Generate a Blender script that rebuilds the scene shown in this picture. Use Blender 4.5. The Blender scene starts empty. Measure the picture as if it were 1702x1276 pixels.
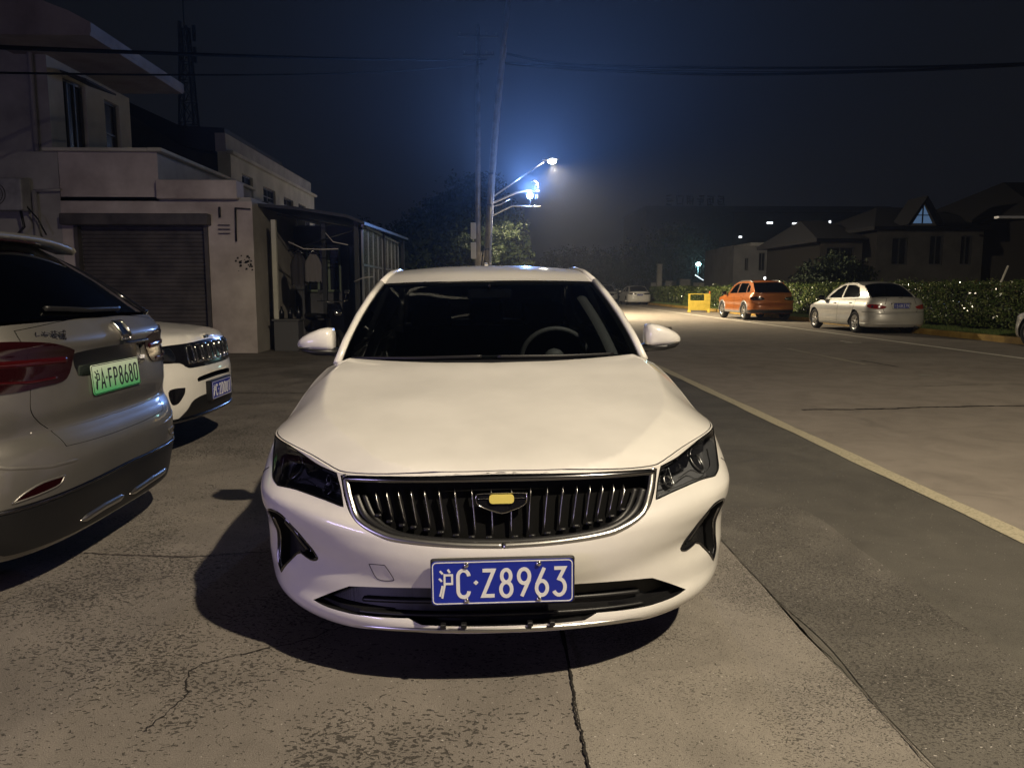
import bpy, math, random
import numpy as np
from mathutils import Vector, Matrix
from mathutils.geometry import delaunay_2d_cdt
R = math.radians
SC = bpy.context.scene
COL = SC.collection
# ---------------------------------------------------------------- camera, sky, light, exposure
cam_d = bpy.data.cameras.new('camera'); cam = bpy.data.objects.new('camera', cam_d); COL.objects.link(cam)
cam_d.sensor_width = 36.0; cam_d.lens = 36.0*1276/1702; cam_d.clip_start = 0.05; cam_d.clip_end = 2000
cam.location = (0, 0, 1.30); cam.rotation_euler = (R(90-7.15), 0, R(-1.75))
SC.camera = cam
SC.view_settings.view_transform = 'Standard'; SC.view_settings.look = 'None'
SC.view_settings.exposure = 0.0; SC.view_settings.gamma = 1.0
SC.cycles.use_denoising = True
SC.cycles.max_bounces = 6; SC.cycles.transparent_max_bounces = 12; SC.cycles.volume_bounces = 0
SC.cycles.sample_clamp_indirect = 3.0
world = bpy.data.worlds.new('World'); SC.world = world; world.use_nodes = True
wn = world.node_tree; wn.nodes.clear()
wo = wn.nodes.new('ShaderNodeOutputWorld'); wb = wn.nodes.new('ShaderNodeBackground')
wt = wn.nodes.new('ShaderNodeTexCoord'); ws = wn.nodes.new('ShaderNodeSeparateXYZ'); wr = wn.nodes.new('ShaderNodeValToRGB')
wn.links.new(wt.outputs['Generated'], ws.inputs[0]); wn.links.new(ws.outputs['Z'], wr.inputs[0])
wn.links.new(wr.outputs[0], wb.inputs[0]); wn.links.new(wb.outputs[0], wo.inputs[0])
cr = wr.color_ramp
cr.elements[0].position = 0.0; cr.elements[0].color = (0.0060, 0.0064, 0.0085, 1)
cr.elements[1].position = 0.45; cr.elements[1].color = (0.0030, 0.0038, 0.0056, 1)
wb.inputs[1].default_value = 1.0

def lamp(name, loc, power, col, rad=0.12, spot=None, target=None, blend=0.6):
    l = bpy.data.lights.new(name, 'SPOT' if spot else 'POINT'); l.energy = power; l.color = col; l.shadow_soft_size = rad
    if spot: l.spot_size = R(spot); l.spot_blend = blend
    o = bpy.data.objects.new(name, l); COL.objects.link(o); o.location = loc
    if target is not None:
        o.rotation_euler = (Vector(target)-Vector(loc)).to_track_quat('-Z', 'Y').to_euler()
    return o
NEAR_LAMP = (4.1, -1.75, 7.6)
FAR_LAMP = (2.93, 35.97, 6.86)
HAZE = 0.0013
lamp('near_street_light', NEAR_LAMP, 4900, (1.0, 0.85, 0.63), 0.10, 168, (5.5, -0.4, 0), 0.45)
lamp('far_street_light', FAR_LAMP, 17500, (1.0, 0.83, 0.56), 0.12, 177, (5.6, 37, 0), 0.85)
lamp('flash_light', (1.90, 35.7, 5.46), 20000, (0.20, 0.40, 1.0), 0.08, 80, (1.6, 0, 22.5), 1.0)
lamp('flash_spill', (1.90, 35.6, 5.46), 260, (0.26, 0.45, 1.0), 0.08)
# the lit lavender shop lettering behind and left of the camera that the bumper reflects
al = bpy.data.lights.new('shop_sign_light', 'AREA'); al.energy = 170; al.color = (0.60, 0.50, 1.0); al.shape = 'RECTANGLE'; al.size = 3.0; al.size_y = 0.6
ao = bpy.data.objects.new('shop_sign_light', al); COL.objects.link(ao); ao.location = (-7.5, -3.0, 1.0)
ao.rotation_euler = (Vector((-0.5, 3.0, 0.5))-Vector((-7.5, -3.0, 1.0))).to_track_quat('-Z', 'Y').to_euler()

# ---------------------------------------------------------------- helpers
rng = np.random.default_rng(7)
def tag(o, label=None, cat=None, group=None, kind=None):
    if label: o['label'] = label
    if cat: o['category'] = cat
    if group: o['group'] = group
    if kind: o['kind'] = kind
    return o
def empty(name, loc=(0, 0, 0), rot=(0, 0, 0), label=None, cat=None, group=None):
    o = bpy.data.objects.new(name, None); COL.objects.link(o); o.location = loc; o.rotation_euler = rot
    o.empty_display_size = 0.1
    return tag(o, label, cat, group)
def link(name, me, mat=None, parent=None):
    o = bpy.data.objects.new(name, me); COL.objects.link(o)
    if mat is not None:
        for m in (mat if isinstance(mat, (list, tuple)) else [mat]): me.materials.append(m)
    if parent is not None: o.parent = parent
    return o
class MB:
    """collects vertices and faces, builds ONE mesh"""
    def __init__(s): s.v = []; s.f = []; s.m = []; s.sm = []
    def add(s, vs, fs, mi=0, smooth=False):
        b = len(s.v); s.v += [tuple(p) for p in vs]; s.f += [tuple(i+b for i in f) for f in fs]
        s.m += [mi]*len(fs); s.sm += [smooth]*len(fs); return s
    def box(s, lo, hi, mi=0, bev=0.0):
        x0, y0, z0 = lo; x1, y1, z1 = hi
        if bev <= 0:
            v = [(x0,y0,z0),(x1,y0,z0),(x1,y1,z0),(x0,y1,z0),(x0,y0,z1),(x1,y0,z1),(x1,y1,z1),(x0,y1,z1)]
            return s.add(v, [(3,2,1,0),(4,5,6,7),(0,1,5,4),(1,2,6,5),(2,3,7,6),(3,0,4,7)], mi)
        b = bev; v = []
        for (z, i) in ((z0, b), (z0+b, 0), (z1-b, 0), (z1, b)):
            X0, X1, Y0, Y1 = x0+i, x1-i, y0+i, y1-i; c = b*0.9
            v += [(X0+c,Y0,z),(X1-c,Y0,z),(X1,Y0+c,z),(X1,Y1-c,z),(X1-c,Y1,z),(X0+c,Y1,z),(X0,Y1-c,z),(X0,Y0+c,z)]
        f = [tuple(range(7,-1,-1)), tuple(range(24,32))]
        for r in range(3):
            for k in range(8): f.append((r*8+k, r*8+(k+1)%8, r*8+8+(k+1)%8, r*8+8+k))
        return s.add(v, f, mi)
    def prism(s, poly, z0, z1, mi=0, axis='z', tf=None):
        """poly 2D list; extruded along axis between z0 and z1"""
        n = len(poly)
        def P(a, b, c): return {'z': (a, b, c), 'y': (a, c, b), 'x': (c, a, b)}[axis]
        v = [P(a, b, z0) for a, b in poly]+[P(a, b, z1) for a, b in poly]
        if tf: v = [tf(p) for p in v]
        f = [tuple(range(n-1, -1, -1)), tuple(range(n, 2*n))]+[(k, (k+1)%n, n+(k+1)%n, n+k) for k in range(n)]
        return s.add(v, f, mi)
    def tube(s, pts, r, n=8, mi=0, smooth=True, closed=False, cap=True):
        pts = [Vector(p) for p in pts]; rr = r if isinstance(r, (list, tuple)) else [r]*len(pts)
        m = len(pts); vs = []; up = None
        for i, p in enumerate(pts):
            if closed: d = (pts[(i+1)%m]-pts[i-1])
            else: d = pts[min(i+1, m-1)]-pts[max(i-1, 0)]
            d = d.normalized() if d.length > 1e-9 else Vector((0, 0, 1))
            if up is None:
                up = Vector((0, 0, 1)) if abs(d.z) < 0.9 else Vector((1, 0, 0))
            a = d.cross(up); a = a.normalized() if a.length > 1e-6 else Vector((1, 0, 0)); up = a.cross(d).normalized()
            for k in range(n):
                t = 2*math.pi*k/n; vs.append(p+a*math.cos(t)*rr[i]+up*math.sin(t)*rr[i])
        fs = []
        for i in range(m if closed else m-1):
            for k in range(n):
                j = (i+1)%m; fs.append((i*n+k, i*n+(k+1)%n, j*n+(k+1)%n, j*n+k))
        if cap and not closed:
            fs.append(tuple(range(n-1, -1, -1))); fs.append(tuple(range((m-1)*n, m*n)))
        return s.add(vs, fs, mi, smooth)
    def lathe(s, prof, n=24, mi=0, c=(0, 0, 0), axis='z', smooth=True):
        """prof = [(r, h)]"""
        vs = []
        for r_, h in prof:
            for k in range(n):
                t = 2*math.pi*k/n; a, b = r_*math.cos(t), r_*math.sin(t)
                q = {'z': (a, b, h), 'x': (h, a, b), 'y': (b, h, a)}[axis]
                vs.append((q[0]+c[0], q[1]+c[1], q[2]+c[2]))
        fs = []
        for i in range(len(prof)-1):
            for k in range(n): fs.append((i*n+k, i*n+(k+1)%n, (i+1)*n+(k+1)%n, (i+1)*n+k))
        return s.add(vs, fs, mi, smooth)
    def blob(s, c, rad, n=10, mi=0):
        prof = []
        vs = []; m = n//2+1
        for i in range(m+1):
            t = math.pi*i/m
            for k in range(n):
                p = 2*math.pi*k/n
                vs.append((c[0]+rad[0]*math.sin(t)*math.cos(p), c[1]+rad[1]*math.sin(t)*math.sin(p), c[2]+rad[2]*math.cos(t)))
        fs = [(i*n+k, (i+1)*n+k, (i+1)*n+(k+1)%n, i*n+(k+1)%n) for i in range(m) for k in range(n)]
        return s.add(vs, fs, mi, True)
    def build(s, name, mat=None, parent=None):
        me = bpy.data.meshes.new(name); me.from_pydata(s.v, [], s.f)
        me.polygons.foreach_set('material_index', s.m); me.polygons.foreach_set('use_smooth', s.sm); me.update()
        return link(name, me, mat, parent)

# ---------------------------------------------------------------- materials
def mat(name, col, rough=0.5, metal=0.0, coat=0.0, spec=0.5, emit=None, es=0.0, trans=0.0, aniso=None):
    m = bpy.data.materials.new(name); m.use_nodes = True; b = m.node_tree.nodes['Principled BSDF']
    b.inputs['Base Color'].default_value = (*col, 1); b.inputs['Roughness'].default_value = rough; b.inputs['Metallic'].default_value = metal
    b.inputs['Coat Weight'].default_value = coat; b.inputs['Coat Roughness'].default_value = 0.04; b.inputs['Specular IOR Level'].default_value = spec
    if emit: b.inputs['Emission Color'].default_value = (*emit, 1); b.inputs['Emission Strength'].default_value = es
    b.inputs['Transmission Weight'].default_value = trans
    return m
def nd(m, t, **kw):
    n = m.node_tree.nodes.new(t)
    for k, v in kw.items():
        if k.startswith('i_'): n.inputs[k[2:].replace('_', ' ')].default_value = v
        else: setattr(n, k, v)
    return n
def lk(m, a, b): m.node_tree.links.new(a, b)
def ramp(m, fac, stops):
    r_ = nd(m, 'ShaderNodeValToRGB'); e = r_.color_ramp.elements
    while len(e) < len(stops): e.new(0.5)
    for k, (p, c) in enumerate(stops): e[k].position = p; e[k].color = (*c, 1) if len(c) == 3 else c
    lk(m, fac, r_.inputs[0]); return r_
def noise(m, scale, detail=4.0, rough=0.55, vec=None, dist=0.0):
    n = nd(m, 'ShaderNodeTexNoise'); n.inputs['Scale'].default_value = scale; n.inputs['Detail'].default_value = detail
    n.inputs['Roughness'].default_value = rough; n.inputs['Distortion'].default_value = dist
    if vec is not None: lk(m, vec, n.inputs['Vector'])
    return n
def objco(m): return nd(m, 'ShaderNodeTexCoord').outputs['Object']
def mixc(m, fac, a, b, mode='MIX'):
    x = nd(m, 'ShaderNodeMix', data_type='RGBA', blend_type=mode)
    if hasattr(fac, 'links'): lk(m, fac, x.inputs[0])
    else: x.inputs[0].default_value = fac
    for v, i in ((a, 6), (b, 7)):
        if hasattr(v, 'links'): lk(m, v, x.inputs[i])
        else: x.inputs[i].default_value = (*v, 1)
    return x.outputs[2]
def bump(m, h, strength, dist=0.01):
    b = nd(m, 'ShaderNodeBump'); b.inputs['Strength'].default_value = strength; b.inputs['Distance'].default_value = dist
    lk(m, h, b.inputs['Height']); lk(m, b.outputs[0], m.node_tree.nodes['Principled BSDF'].inputs['Normal']); return b
def grime(name, col, col2, scale=3.0, rough=0.7, lo=0.35, hi=0.65, bs=0.0, **kw):
    m = mat(name, col, rough, **kw); v = objco(m); n = noise(m, scale, 6, 0.6, v)
    r_ = ramp(m, n.outputs[0], [(lo, col), (hi, col2)]); lk(m, r_.outputs[0], m.node_tree.nodes['Principled BSDF'].inputs['Base Color'])
    if bs: bump(m, noise(m, scale*12, 4, 0.6, v).outputs[0], bs)
    return m
def glassmat(name, tint=(0.10, 0.12, 0.14), rough=0.02, refl=(1, 1, 1)):
    m = bpy.data.materials.new(name); m.use_nodes = True; t = m.node_tree; t.nodes.clear()
    o = t.nodes.new('ShaderNodeOutputMaterial'); tr = t.nodes.new('ShaderNodeBsdfTransparent'); g = t.nodes.new('ShaderNodeBsdfGlossy')
    f = t.nodes.new('ShaderNodeFresnel'); f.inputs[0].default_value = 1.5; mx = t.nodes.new('ShaderNodeMixShader')
    tr.inputs[0].default_value = (*tint, 1); g.inputs[0].default_value = (*refl, 1); g.inputs['Roughness'].default_value = rough
    t.links.new(f.outputs[0], mx.inputs[0]); t.links.new(tr.outputs[0], mx.inputs[1]); t.links.new(g.outputs[0], mx.inputs[2]); t.links.new(mx.outputs[0], o.inputs[0])
    return m
M = {}
def paint(name, col, rough=0.35, metal=0.0, dust=0.06):
    m = mat(name, col, rough, metal, coat=1.0); v = objco(m); n = noise(m, 2.2, 5, 0.6, v)
    dk = tuple(c*(1-dust*2.2) for c in col)
    r_ = ramp(m, n.outputs[0], [(0.35, dk), (0.62, col)]); b = m.node_tree.nodes['Principled BSDF']
    lk(m, r_.outputs[0], b.inputs['Base Color'])
    n2 = noise(m, 9, 5, 0.7, v); rr = ramp(m, n2.outputs[0], [(0.3, (0.03,)*3), (0.75, (0.14,)*3)]); lk(m, rr.outputs[0], b.inputs['Coat Roughness'])
    return m
M['white'] = paint('white_paint', (0.78, 0.76, 0.72))
M['silver'] = paint('silver_paint', (0.27, 0.258, 0.24), 0.40, 0.75)
M['clearglass'] = glassmat('clear_glass', (0.50, 0.54, 0.56))
M['silver2'] = paint('pale_silver_paint', (0.62, 0.60, 0.55), 0.45, 0.45)
M['orange'] = paint('orange_paint', (0.42, 0.125, 0.022), 0.35, 0.25)
M['grey'] = paint('grey_paint', (0.30, 0.30, 0.30), 0.4, 0.5)
M['chrome'] = mat('chrome', (0.72, 0.71, 0.69), 0.12, 1.0)
M['satin'] = mat('satin_metal', (0.55, 0.54, 0.52), 0.32, 1.0)
M['darkchrome'] = mat('dark_chrome', (0.22, 0.22, 0.23), 0.2, 1.0)
M['black'] = mat('black_plastic', (0.008, 0.008, 0.009), 0.45)
M['blackgloss'] = mat('gloss_black', (0.006, 0.006, 0.008), 0.12, coat=0.6)
M['rubber'] = mat('rubber', (0.012, 0.012, 0.012), 0.8)
M['gap'] = mat('panel_gap', (0.004, 0.004, 0.004), 0.9, spec=0.1)
M['glass'] = glassmat('tinted_glass', (0.16, 0.18, 0.20))
M['privacy'] = glassmat('privacy_glass', (0.03, 0.032, 0.035))
M['lens'] = glassmat('clear_lens', (0.82, 0.84, 0.86), 0.03)
M['redlens'] = mat('red_lens', (0.28, 0.012, 0.012), 0.12, coat=1.0, spec=0.5)
M['redlens2'] = mat('dark_red_lens', (0.012, 0.001, 0.0015), 0.14, coat=1.0)
M['lampgrey'] = mat('lamp_housing', (0.17, 0.17, 0.175), 0.35, 0.3)
M['redlens3'] = mat('mid_red_lens', (0.035, 0.002, 0.0025), 0.14, coat=1.0)
M['bulb'] = mat('reflector', (0.7, 0.7, 0.7), 0.15, 1.0)
M['plateblue'] = mat('plate_blue', (0.008, 0.022, 0.30), 0.35, coat=0.2)
M['platewhite'] = mat('plate_white', (0.72, 0.72, 0.70), 0.4)
M['plateblack'] = mat('plate_black', (0.01, 0.01, 0.01), 0.45)
m = mat('plate_green', (0.2, 0.6, 0.3), 0.35, coat=0.2); c_ = nd(m, 'ShaderNodeTexCoord'); s_ = nd(m, 'ShaderNodeSeparateXYZ'); lk(m, c_.outputs['Generated'], s_.inputs[0])
r_ = ramp(m, s_.outputs['Z'], [(0.0, (0.05, 0.42, 0.14)), (1.0, (0.66, 0.78, 0.62))]); lk(m, r_.outputs[0], m.node_tree.nodes['Principled BSDF'].inputs['Base Color']); M['plategreen'] = m
M['yellow'] = mat('yellow_badge', (0.62, 0.52, 0.12), 0.5)
M['interior'] = mat('interior_fabric', (0.02, 0.02, 0.022), 0.8)
M['interior2'] = mat('interior_grey', (0.09, 0.09, 0.09), 0.6)
# ---------------------------------------------------------------- curved car panels
def tab(t):
    a = np.array(t, float)
    def f(x):   # smooth (monotone cubic) interpolation
        x = np.asarray(x, float); X, Y = a[:, 0], a[:, 1]
        if len(X) < 3: return np.interp(x, X, Y)
        h = np.diff(X); d = np.diff(Y)/h; m = np.zeros(len(X)); m[0] = d[0]; m[-1] = d[-1]
        for i in range(1, len(X)-1):
            m[i] = 0 if d[i-1]*d[i] <= 0 else 2*d[i-1]*d[i]/(d[i-1]+d[i])
        xx = np.clip(x, X[0], X[-1]); i = np.clip(np.searchsorted(X, xx, 'right')-1, 0, len(X)-2)
        t_ = (xx-X[i])/h[i]; t2 = t_*t_; t3 = t2*t_
        return (2*t3-3*t2+1)*Y[i]+(t3-2*t2+t_)*h[i]*m[i]+(-2*t3+3*t2)*Y[i+1]+(t3-t2)*h[i]*m[i+1]
    return f
def stab(t, sig=0.012):
    f = tab(t); x = np.linspace(t[0][0], t[-1][0], 400); y = f(x); d = x[1]-x[0]; k = np.exp(-0.5*(np.arange(-60, 61)*d/sig)**2); k /= k.sum()
    yp = np.concatenate([2*y[0]-y[1:61][::-1], y, 2*y[-1]-y[-61:-1][::-1]]); y = np.convolve(yp, k, 'same')[60:-60]
    return lambda q: np.interp(q, x, y)
class Wrap:
    """lower body: a plan outline (u = arc length from the nose centre, negative on the left) drawn in by a recess that depends on height"""
    def __init__(s, L, W, cf, nf, cr_, nr, F, S, Rr, bumpf=None, bulge=0.0):
        th = np.linspace(0, math.pi/2, 500)
        fx = W*np.sin(th)**(2/nf); fy = cf-cf*np.cos(th)**(2/nf)
        rx = W*np.sin(th[::-1])**(2/nr); ry = L-cr_+cr_*np.cos(th[::-1])**(2/nr)
        sy = np.linspace(cf, L-cr_, 300)[1:-1]; sx = W+bulge*np.sin(math.pi*(sy-cf)/(L-cf-cr_))
        x = np.concatenate([fx, sx, rx]); y = np.concatenate([fy, sy, ry])
        d = np.hypot(np.diff(x), np.diff(y)); u = np.concatenate([[0], np.cumsum(d)]); U = np.linspace(0, u[-1], 3000)
        s.U = U; s.x = np.interp(U, u, x); s.y = np.interp(U, u, y)
        k = np.ones(41)/41
        tx = np.gradient(s.x, U); ty = np.gradient(s.y, U)
        px = np.concatenate([tx[1:41][::-1], tx, tx[-41:-1][::-1]]); py = np.concatenate([-ty[1:41][::-1], ty, -ty[-41:-1][::-1]])
        tx = np.convolve(px, k, 'same')[40:-40]; ty = np.convolve(py, k, 'same')[40:-40]
        l = np.hypot(tx, ty); s.nx = ty/l; s.ny = -tx/l
        s.F, s.S, s.R = stab(F), stab(S), stab(Rr); s.b = bumpf; s.end = U[-1]; s.L = L
    def u_y(s, y): return np.interp(y, s.y, s.U)
    def u_x(s, x, rear=False):
        m = s.y < s.L/2
        if rear: return np.interp(-np.abs(x), -s.x[~m], s.U[~m])*np.where(np.asarray(x) < 0, -1, 1)
        return np.interp(np.abs(x), s.x[m], s.U[m])*np.where(np.asarray(x) < 0, -1, 1)
    def __call__(s, ab):
        ab = np.asarray(ab, float); u = ab[:, 0]; z = ab[:, 1]; a = np.abs(u); sg = np.where(u < 0, -1., 1.)
        x = np.interp(a, s.U, s.x); y = np.interp(a, s.U, s.y); nx = np.interp(a, s.U, s.nx); ny = np.interp(a, s.U, s.ny)
        w = nx**2; rec = w*s.S(z)+(1-w)*np.where(ny < 0, s.F(z), s.R(z))
        if s.b is not None: rec = rec-s.b(a, z)
        return np.stack([(x-nx*rec)*sg, y-ny*rec, z], 1)
def fd_normals(f, ab, flip=False):
    e = 2e-3; ab = np.asarray(ab, float)
    du = f(ab+[e, 0])-f(ab-[e, 0]); dv = f(ab+[0, e])-f(ab-[0, e]); n = np.cross(du, dv)
    l = np.linalg.norm(n, axis=1); n = n/np.maximum(l, 1e-12)[:, None]
    return -n if flip else n
def off(f, d, flip=False):
    return lambda ab: f(ab)+fd_normals(f, ab, flip)*d
def cr_spline(pts, n=6, closed=True):
    """Catmull-Rom through pts; a point given as (a, b, 1) is a sharp corner"""
    P = [(p[0], p[1]) for p in pts]; C = [len(p) > 2 and p[2] for p in pts]; m = len(P); out = []
    P = np.array(P, float)
    for i in range(m if closed else m-1):
        p1, p2 = P[i], P[(i+1)%m]
        p0 = P[i-1] if (closed or i > 0) else p1; p3 = P[(i+2)%m] if (closed or i < m-2) else p2
        if C[i]: p0 = p1
        if C[(i+1)%m]: p3 = p2
        for k in range(n):
            t = k/n
            out.append(0.5*((2*p1)+(-p0+p2)*t+(2*p0-5*p1+4*p2-p3)*t*t+(-p0+3*p1-3*p2+p3)*t**3))
    if not closed: out.append(P[-1])
    return [tuple(q) for q in out]
def resample(poly, step, closed=True):
    out = []; m = len(poly)
    for i in range(m if closed else m-1):
        a = np.array(poly[i][:2], float); b = np.array(poly[(i+1)%m][:2], float); d = np.linalg.norm(b-a)
        if d < 1e-7: continue
        n = max(1, int(math.ceil(d/step)))
        for k in range(n): out.append(tuple(a+(b-a)*k/n))
    if not closed: out.append(tuple(poly[-1][:2]))
    # drop near duplicates
    o2 = [out[0]]
    for p in out[1:]:
        if math.hypot(p[0]-o2[-1][0], p[1]-o2[-1][1]) > 1e-5: o2.append(p)
    return o2
def inside(P, poly):
    x, y = P[:, 0], P[:, 1]; q = np.array(poly); r_ = np.zeros(len(P), bool); n = len(q)
    for i in range(n):
        x0, y0 = q[i]; x1, y1 = q[(i+1)%n]
        if y0 == y1: continue
        c = ((y0 > y) != (y1 > y)) & (x < (x1-x0)*(y-y0)/(y1-y0)+x0); r_ ^= c
    return r_
def set_normals(me, N):
    try: me.normals_split_custom_set_from_vertices([tuple(n) for n in N])
    except Exception: pass
def panel(name, outer, f, mtl, parent, step=0.02, holes=(), flip=False, thick=0.0, offn=0.0, bstep=None):
    bs = bstep or step
    loops = [resample(outer, bs)]+[resample(h, bs) for h in holes]
    V = []; E_ = []
    for l in loops:
        b = len(V); V += l; E_ += [(b+i, b+(i+1)%len(l)) for i in range(len(l))]
    A = np.array(loops[0]); lo, hi = A.min(0), A.max(0)
    xs = np.arange(lo[0]+step/2, hi[0], step); ys = np.arange(lo[1]+step/2, hi[1], step*0.87)
    if len(xs) and len(ys):
        X, Y = np.meshgrid(xs, ys); X = X+((np.arange(len(ys))%2)*step/2)[:, None]
        G = np.stack([X.ravel(), Y.ravel()], 1); k = inside(G, loops[0])
        for h in loops[1:]: k &= ~inside(G, h)
        G = G[k]
        if len(G):
            B = np.array(V); keep = np.ones(len(G), bool)
            for i in range(0, len(G), 500):
                d = np.abs(G[i:i+500, None, :]-B[None, :, :]).max(2).min(1); keep[i:i+500] = d > step*0.3
            G = G[keep]; V = V+[tuple(g) for g in G]
    r_ = delaunay_2d_cdt([Vector(v) for v in V], E_, [], 0, 1e-7, False)
    P2 = np.array([tuple(v) for v in r_[0]]); T = np.array([t for t in r_[2] if len(t) == 3])
    c = P2[T].mean(1); k = inside(c, loops[0])
    for h in loops[1:]: k &= ~inside(c, h)
    T = T[k]
    q = P2[T]; ar = (q[:, 1, 0]-q[:, 0, 0])*(q[:, 2, 1]-q[:, 0, 1])-(q[:, 1, 1]-q[:, 0, 1])*(q[:, 2, 0]-q[:, 0, 0])
    T = T[np.abs(ar) > 1e-12]; ar = ar[np.abs(ar) > 1e-12]; T[ar < 0] = T[ar < 0][:, ::-1]
    used = np.unique(T); mp = -np.ones(len(P2), int); mp[used] = np.arange(len(used)); P2 = P2[used]; T = mp[T]
    N = fd_normals(f, P2, flip); P3 = f(P2)+N*offn
    if flip: T = T[:, ::-1]
    vs = P3; fs = [tuple(int(i) for i in t) for t in T]; NN = N
    if thick > 0:   # rolled-in edge: a wall behind every border edge
        from collections import Counter
        ec = Counter()
        for t in fs:
            for i in range(3): ec[frozenset((t[i], t[(i+1)%3]))] += 1
        be = [(t[i], t[(i+1)%3]) for t in fs for i in range(3) if ec[frozenset((t[i], t[(i+1)%3]))] == 1]
        bv = sorted({i for e in be for i in e}); o1 = {v: len(vs)+k for k, v in enumerate(bv)}
        vs = np.concatenate([vs, P3[bv]-N[bv]*thick]); NN = np.concatenate([N, N[bv]])
        o2 = {v: len(vs)+k for k, v in enumerate(bv)}; vs = np.concatenate([vs, P3[bv]]); NN = np.concatenate([NN, N[bv]])
        fs += [(o2[b_], o2[a_], o1[a_], o1[b_]) for a_, b_ in be]
    me = bpy.data.meshes.new(name); me.from_pydata(vs.tolist(), [], fs); me.polygons.foreach_set('use_smooth', [True]*len(me.polygons)); me.update()
    if thick <= 0: set_normals(me, NN)
    else:
        try:
            ln = []
            wallf = len(T)
            for p in me.polygons:
                for li in p.loop_indices:
                    vi = me.loops[li].vertex_index
                    ln.append(tuple(NN[vi]) if p.index < wallf else (0, 0, 0))
            me.normals_split_custom_set(ln)
        except Exception: pass
    return link(name, me, mtl, parent)
def ribbon(name, path, f, w, h, mtl, parent, closed=False, flip=False, base=0.0, step=0.01, ends=True, prof=5, taper=False):
    """rounded strip of width w and height h that follows a path drawn on surface f"""
    path = resample(path, step, closed); P = np.array(path); Q = f(P); N = fd_normals(f, P, flip); Q = Q+N*base; m = len(Q)
    if closed: D = np.roll(Q, -1, 0)-np.roll(Q, 1, 0)
    else: D = np.gradient(Q, axis=0)
    D /= np.maximum(np.linalg.norm(D, axis=1), 1e-9)[:, None]; B = np.cross(N, D); B /= np.maximum(np.linalg.norm(B, axis=1), 1e-9)[:, None]
    sc = np.ones(m)
    if taper: t = np.linspace(0, 1, m); sc = np.minimum(1, np.minimum(t, 1-t)*8+0.15)
    mb = MB(); vs = []
    for i in range(m):
        for k in range(prof):
            a = math.pi*k/(prof-1); vs.append(Q[i]+B[i]*math.cos(a)*w/2*sc[i]+N[i]*(math.sin(a)*h*sc[i]))
    fs = []
    for i in range(m if closed else m-1):
        j = (i+1)%m
        for k in range(prof-1): fs.append((i*prof+k, j*prof+k, j*prof+k+1, i*prof+k+1))
    if not closed: fs += [tuple(range(prof)), tuple(range((m-1)*prof, m*prof))[::-1]]
    mb.add([tuple(v) for v in vs], fs, 0, True)
    return mb.build(name, mtl, parent)
def recess(name, poly, f, depth, mtl, parent, flip=False, step=0.03, bstep=0.012, lip=0.0):
    """a pocket: floor plus side wall, open to the front"""
    l = resample(poly, bstep); A = np.array(l); N = fd_normals(f, A, flip); Q = f(A); c = A.mean(0)
    n = len(l); vs = list(Q+N*lip)+list(Q-N*depth); fs = [(i, (i+1)%n, n+(i+1)%n, n+i) for i in range(n)]
    mb = MB(); mb.add([tuple(v) for v in vs], fs, 0, False)
    r_ = delaunay_2d_cdt([Vector(v) for v in l], [(i, (i+1)%n) for i in range(n)], [], 0, 1e-7, False)
    P2 = np.array([tuple(v) for v in r_[0]]); T = [t for t in r_[2] if len(t) == 3]
    if T:
        k = inside(P2[np.array(T)].mean(1), l); T = [t for t, q in zip(T, k) if q]
        F3 = f(P2)-fd_normals(f, P2, flip)*depth
        mb.add([tuple(v) for v in F3], [tuple(int(i) for i in t) for t in T], 0, False)
    return mb.build(name, mtl, parent)
def mir(poly): return [(-p[0], *p[1:]) for p in poly][::-1]
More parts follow.
